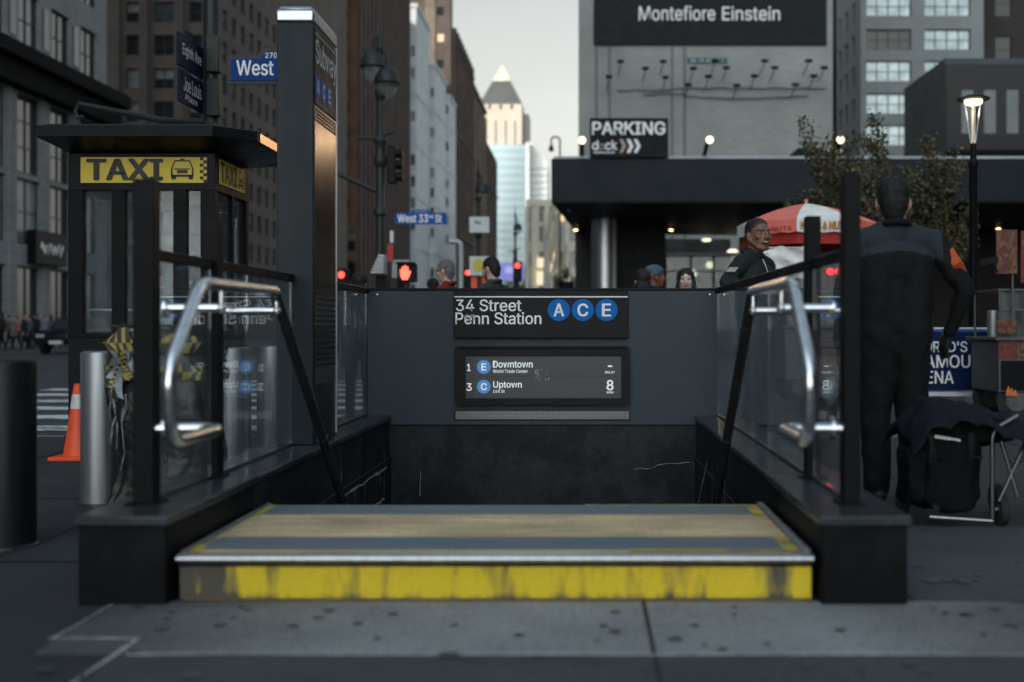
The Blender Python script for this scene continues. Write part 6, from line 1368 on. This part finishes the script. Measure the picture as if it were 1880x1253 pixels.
for k in range(8):
    a1, a2 = a0 + 45 * k, a0 + 45 * (k + 1); m_ = UWH if k % 2 == 0 else URED; g = G(); n = 6; vs = []; fs = []
    for i in range(n + 1):
        for j in range(5):
            f_ = j / 4; v = upt(a1, i / n).lerp(upt(a2, i / n), f_); v.z += .012 * math.sin(math.pi * f_) * (i / n) * -1; vs.append(v)
    fs = [(i * 5 + j, i * 5 + j + 1, (i + 1) * 5 + j + 1, (i + 1) * 5 + j) for i in range(n) for j in range(4)]; g.add(vs, fs, m_); pn = g.build('canopy_panel', t, smooth=60)
    g = G(); vs = []
    for i in range(4):
        for j in range(7):
            v = upt(a1, 1).lerp(upt(a2, 1), j / 6); out = Vector((v.x - ax, v.y - ay, 0)).normalized(); vs.append(v + Vector((0, 0, -.155 * i / 3 - (.015 if j % 2 else 0) * (i == 3))) + out * (.015 * math.sin(j * 1.7) * i / 3))
    g.add(vs, [(i * 7 + j, i * 7 + j + 1, (i + 1) * 7 + j + 1, (i + 1) * 7 + j) for i in range(3) for j in range(6)], m_); g.build('valance', pn, smooth=60)
    if k in (0, 7):
        A, B = upt(a1, 1), upt(a2, 1); u = (B - A); nn = Vector((u.y, -u.x, 0)).normalized() * (1 if True else 1); nn = nn if nn.y < 0 else -nn; g = G()
        if k == 0:
            o_ = A + u * .06 + Vector((0, 0, -.135)); g.text('NUTS 4 NUTS', o_ + nn * .026, u * .88, (0, 0, .105), OUTL, .05); g.text('NUTS 4 NUTS', o_ + nn * .032, u * .88, (0, 0, .105), GOLDL, .015)
        else:
            o_ = A + u * .12 + Vector((0, 0, -.14)); g.text('HOT NUTS', o_ + nn * .026, u * .8, (0, 0, .055), DRED, .01)
        g.build('lettering', pn, smooth=0)
g = G(); c_ = [Vector((ax + math.sin(R(a0 + 45 * k)) * ra * .94, ay - math.cos(R(a0 + 45 * k)) * ra * .94, zr_ - .08)) for k in range(8)]; d_ = [Vector((p.x, p.y, zr_ - .30)) for p in c_]
g.add(c_ + d_, [(k, (k + 1) % 8, 8 + (k + 1) % 8, 8 + k) for k in range(8)], UDR); g.build('lower_skirt', t, smooth=0)
g = G(); g.tube([(ax, ay, .02), (ax, ay, az + .02)], .022, STEELB, 12); g.ball((ax, ay, az + .03), .028, URED, 10); g.build('pole', t)
g = G(); g.lathe((ax, ay, 0), [(.25, 0), (.25, .06), (.04, .08)], BLACKM, 20); g.build('base', t)
RL = emis('red_cart_lamp_glow', (1, .05, .06), 3.0)
MENU1 = picture('printed_food_pictures', [(.03, .008, .008), (.11, .012, .010), (.08, .014, .010), (.17, .08, .03), (.10, .014, .010)], 5); MENU2 = picture('printed_red_menu', [(.10, .008, .008), (.17, .02, .014), (.07, .008, .008), (.28, .16, .07)], 8)
CARTS = mat('dull_cart_steel', (.10, .105, .11), .45, .7, var=.3, scale=5)
def cart(label, x0, x1, y0, y1, ztop, lamps, pics, case_top):
    t = thing('food_cart', label, 'food cart', ((x0 + x1) / 2, (y0 + y1) / 2, 0))
    g = G(); g.box(x0, x1, y0, y1, .28, ztop, CARTS); g.build('body', t, bevel=.012)
    g = G(); g.box(x0 - .05, x1 + .05, y0 - .06, y1 + .06, ztop + .001, ztop + .035, CARTS); g.build('counter', t, bevel=.006)
    for xx in (x0 + .2, x1 - .2):
        for yy_ in (y0 + .06, y1 - .06):
            g = G(); g.lathe((xx, yy_, .2), [(.2, -.03), (.2, .03)], TYRE, 22, 'Y'); w = g.build('wheel', t); g = G(); g.lathe((xx, yy_, .2), [(.11, -.036), (.11, .036)], CARTS, 16, 'Y'); g.build('rim', w)
    for a, b, c, d, m_ in pics:
        g = G(); g.box(a, b, y0 - .012, y0 - .001, c, d, m_); g.build('picture_panel', t)
    g = G()
    for xx in (x0 + .03, x1 - .03):
        for yy_ in (y0 + .03, y1 - .03): g.tube([(xx, yy_, ztop + .035), (xx, yy_, case_top)], .014, CARTS, 10)
    g.box(x0, x1, y0, y1, case_top, case_top + .02, CARTS); g.box(x0 + .02, x1 - .02, y0 + .01, y0 + .02, ztop + .3, ztop + .32, CARTS); g.build('case_frame', t)
    g = G(); g.box(x0 + .04, x1 - .04, y0 + .022, y0 + .026, ztop + .036, case_top - .001, SHOPG); g.build('case_glass', t, smooth=0)
    for c, rx in lamps:
        g = G(); g.ball(c, (rx, .03, .045), RL, 12); g.build('lamp', t)
    return t
D = 14.3; x0, x1 = X(1440, D), X(1592, D)
cart('steel food cart under the red and white umbrella, seen through the glass', x0, x1, D, D + .75, .92, [(P(1470, 498, D - .02), .10), (P(1524, 499, D - .02), .05), (P(1540, 499, D - .02), .05)],
     [(X(1492, D), X(1555, D), Z(640, D), Z(626, D), MENU1), (X(1496, D), X(1512, D), Z(690, D), Z(645, D), MENU2), (X(1516, D), X(1552, D), Z(678, D), Z(652, D), MENU1), (X(1512, D), X(1548, D), Z(716, D), Z(694, D), MENU2)], 1.75)
t = thing('clear_plastic_sack', 'crumpled clear plastic sack at the foot of the food cart', 'sack', (X(1524, 13.9), 13.9, 0)); g = G(); g.ball((X(1524, 13.9), 13.9, .17), (.10, .10, .17), FROST, 16); rr = random.Random(2); g.v = [(a + rr.uniform(-.02, .02), b + rr.uniform(-.02, .02), max(.002, c + rr.uniform(-.02, .02))) for a, b, c in g.v]; g.build('sack', t)
t = thing('white_tarpaulin', 'white plastic sheet hung under the red umbrella, behind the grinning man', 'tarpaulin', P(1440, 505, 13.95)); g = G(); vs = []; n, m2 = 18, 10; a, b = P(1400, 512, 13.95), P(1490, 455, 13.95)
for i in range(n + 1):
    for j in range(m2 + 1): vs.append((a.x + (b.x - a.x) * i / n, 13.95 + .04 * math.sin(i * .9 + j * .5) + .03 * math.sin(j * 1.3 + i * .35), a.z + (b.z - a.z) * j / m2 - (.02 * math.sin(i * .7) if j == m2 else 0)))
g.add(vs, [(i * (m2 + 1) + j, (i + 1) * (m2 + 1) + j, (i + 1) * (m2 + 1) + j + 1, i * (m2 + 1) + j + 1) for i in range(n) for j in range(m2)], UWH); g.build('sheet', t, smooth=60)
for q0, q1 in (((a.x, 14.0, b.z), (b.x, 14.0, b.z)), ((a.x, 14.0, 0), (a.x, 14.0, b.z)), ((b.x, 14.0, 0), (b.x, 14.0, b.z))): g = G(); g.tube([q0, q1], .012, STEELB, 8); g.build('frame_tube', t)
D = 11.6; x0, x1 = X(1832, D), X(1832, D) + 1.1
FLAME = mat('orange_flame_print', (.55, .13, .03), .5, var=.3, scale=20)
t = cart('dark food cart with red picture boards at the right edge', x0, x1, D, D + .8, .80, [], [(x0 + .0, x0 + .20, .62, .80, MENU2), (x0 + .22, x0 + .5, .62, .80, MENU2), (x0 + .03, x0 + .5, .30, .60, BLACKP)], 1.30)
g = G(); c = P(1858, 719, D - .016); g.poly([c + Vector((a * .007, 0, b * .007)) for a, b in ((-9, -6), (-8, 2), (-5, 8), (-3, 2), (0, 5), (2, 0), (5, 3), (8, -4), (9, -7))], FLAME); g.build('flame_print', t, smooth=0)
g = G(); a, b = P(1830, 503, D - .1), P(1868, 422, D - .1); g.box(a.x, b.x, D - .1, D - .07, a.z, b.z, MENU1); g.tube([(b.x - .03, D - .05, .8), (b.x - .03, D - .05, b.z)], .012, CARTS, 10); g.build('hanging_menu', t)
g = G(); a, b = P(1871, 520, D), P(1905, 425, D); g.box(a.x, b.x, D - .06, D - .03, a.z, b.z, MENU2); g.build('hanging_menu', t)
g = G(); a, b = P(1829, 612, D - .1), P(1866, 588, D - .1); g.box(a.x, b.x, D - .1, D - .08, a.z, b.z, MENU1); g.build('picture_board', t)
g = G(); g.obox(P(1815, 480, D - .1), (.085, 0, .02), (0, .03, 0), (-.006, 0, .03), BLACKM); g.tube([P(1822, 482, D - .1), P(1832, 500, D - .1)], .01, BLACKM); g.build('side_arm', t)

# ------------------------------------------------------------------ blue banner on a crowd barrier
D = 13.0; BBLU = mat('deep_blue_banner', (.006, .018, .065), .7, spec=.12, var=.1, scale=5, bump=.15, bscale=9); BBL2 = mat('bright_blue_edge', (.02, .09, .38), .6)
t = thing('blue_banner', "blue banner lettered WORLD'S FAMOUS ARENA behind the standing man", 'banner', (X(1730, D), D, 0))
a, b = P(1655, 717, D), P(1813, 606, D)
g = G(); g.box(a.x, b.x, D, D + .012, a.z, b.z, BBLU); g.box(a.x, b.x, D - .002, D - .0005, b.z - .022, b.z, BBL2); g.build('sheet', t)
g = G(); ptext(g, "WORLD'S", 1672, 1776, 627, 647, D - .004, LETTER, .012); ptext(g, 'FAMOUS', 1684, 1800, 652, 676, D - .004, LETTER, .012); ptext(g, 'ARENA', 1665, 1751, 681.5, 704.5, D - .004, LETTER, .012); g.build('lettering', t, smooth=0)
g = G(); g.box(a.x, b.x - .1, D + .013, D + .05, Z(728, D), Z(720, D), BOARD)
for xx in (a.x, b.x): g.tube([(xx, D + .03, 0), (xx, D + .03, b.z + .02)], .018, STEELB, 10)
g.tube([(a.x, D + .03, b.z + .01), (b.x, D + .03, b.z + .01)], .018, STEELB, 10); g.build('barrier_frame', t)

# ------------------------------------------------------------------ covered stroller
D = 5.35; BAG = mat('black_bag_cloth', (.005, .0055, .0065), .85, spec=.12, var=.3, scale=9, bump=.5, bscale=30); CANV = mat('navy_black_canopy_cloth', (.008, .010, .014), .8, spec=.15, var=.25, scale=4, bump=.4, bscale=18)
t = thing('covered_stroller', 'black folded stroller loaded with bags under a dark canopy cloth', 'stroller', (1.85, 5.6, 0))
g = G(); vs = []; n, m2 = 44, 28                     # canopy cloth sagging over the frame
for i in range(n + 1):
    for j in range(m2 + 1):
        u, v = i / n, j / m2; xx = 1.50 + .82 * u; yy_ = 5.32 + .55 * v
        zz = .555 + .05 * math.sin(math.pi * min(1, u * 1.4)) - .10 * u * u + .02 * math.sin(7 * u + 3 * v) - .16 * (1 - math.sin(math.pi * (.12 + .76 * v))) - (.10 * (1 - u / .12) if u < .12 else 0)
        cr = mnoise.noise(Vector((xx * 11, yy_ * 11, 0))) * .03 - abs(mnoise.noise(Vector((xx * 6 + 3, yy_ * 7, 2)))) * .04; vs.append((xx + .01 * math.sin(9 * v + i), yy_ + cr * .4, zz + cr))
W_ = m2 + 1; top = len(vs); vs += [(a, b, c - .012) for a, b, c in vs]
fs = [(i * W_ + j, (i + 1) * W_ + j, (i + 1) * W_ + j + 1, i * W_ + j + 1) for i in range(n) for j in range(m2)]; fs += [tuple(k + top for k in f[::-1]) for f in fs]
for i in range(n):
    fs += [(i * W_, i * W_ + top, (i + 1) * W_ + top, (i + 1) * W_), (i * W_ + m2, (i + 1) * W_ + m2, (i + 1) * W_ + m2 + top, i * W_ + m2 + top)]
for j in range(m2): fs += [(j, j + 1, j + 1 + top, j + top), (n * W_ + j, n * W_ + j + top, n * W_ + j + 1 + top, n * W_ + j + 1)]
g.add(vs, fs, CANV); g.build('canopy', t, smooth=70)
def lumpy(name, c, r, seed, m_=BAG, par=None):
    rr = random.Random(seed); g = G(); g.ball((0, 0, 0), 1, None, 64); out = []; ph = [rr.uniform(0, 6) for _ in range(6)]
    for x_, y_, z_ in g.v:
        q = lambda v: math.copysign(abs(v) ** .55, v); w = 1 + .05 * math.sin(5 * x_ + ph[0]) + .05 * math.sin(6 * z_ + ph[1]) + .04 * math.sin(9 * y_ + 4 * z_ + ph[2])
        out.append((c[0] + q(x_) * r[0] * w, c[1] + q(y_) * r[1] * w, c[2] + q(z_) * r[2] * w))
    out = [(a, b + .5 * r[1] * .25 * mnoise.noise(Vector((a * 14, b * 14, q_ * 10 + seed))) - .02 * abs(mnoise.noise(Vector((a * 9, seed, q_ * 16)))), q_ + .02 * mnoise.noise(Vector((a * 12, b * 12, q_ * 12)))) for a, b, q_ in out]; g2 = G(); g2.add(out, g.f, m_); return g2.build(name, par or t, smooth=70)
lumpy('seat_bag', (1.70, 5.55, .26), (.17, .16, .20), 1); lumpy('side_bag', (1.545, 5.5, .24), (.05, .12, .15), 2); lumpy('upper_bundle', (1.80, 5.6, .44), (.24, .18, .07), 3)
g = G(); fr = DSTEEL
g.tube(bend([(1.90, 5.42, .04), (1.90, 5.42, .45), (2.02, 5.42, .52)], .05), .011, fr, 10); g.tube([(1.60, 5.40, .05), (1.895, 5.40, .03)], .008, STEELB, 10); g.tube([(1.56, 5.75, .05), (1.56, 5.70, .48)], .011, fr, 10)
g.tube([(1.93, 5.42, .12), (2.10, 5.45, .46)], .010, fr, 10); g.tube([(2.02, 5.42, .14), (1.94, 5.45, .44)], .010, fr, 10); g.tube(bend([(2.0, 5.45, .30), (2.16, 5.45, .33), (2.30, 5.5, .56)], .06), .010, fr, 10)
g.tube([(1.62, 5.39, .425), (1.74, 5.39, .405)], .008, BOARD, 8); g.tube([(1.52, 5.4, .42), (1.60, 5.4, .30)], .012, BAG, 8); g.build('frame', t)
for xx, yy_ in ((1.955, 5.46), (1.58, 5.78), (2.06, 5.82)):
    g = G(); g.lathe((xx, yy_, .075), [(.055, -.022), (.072, -.018), (.075, 0), (.072, .018), (.055, .022)], TYRE, 24, 'X'); w = g.build('wheel', t); g = G(); g.lathe((xx, yy_, .075), [(.045, -.024), (.045, .024)], DSTEEL, 16, 'X'); g.lathe((xx, yy_, .075), [(.012, -.03), (.012, .03)], STEELB, 10, 'X'); g.build('rim', w)

g = G()
for x_, s_ in ((1.60, .03), (1.79, -.02)): g.strip([(x_ + s_ * i / 8, 5.385 - .012 * math.sin(i * .8), .44 - .045 * i) for i in range(9)], .028, (0, 1, 0), BLACKP)
g.strip([(1.56 + .035 * i, 5.382 - .01 * math.sin(i), .33 + .006 * math.sin(i * 1.3)) for i in range(9)], .012, (0, 1, 0), BLACKP)
g.build('strap', t, smooth=0)
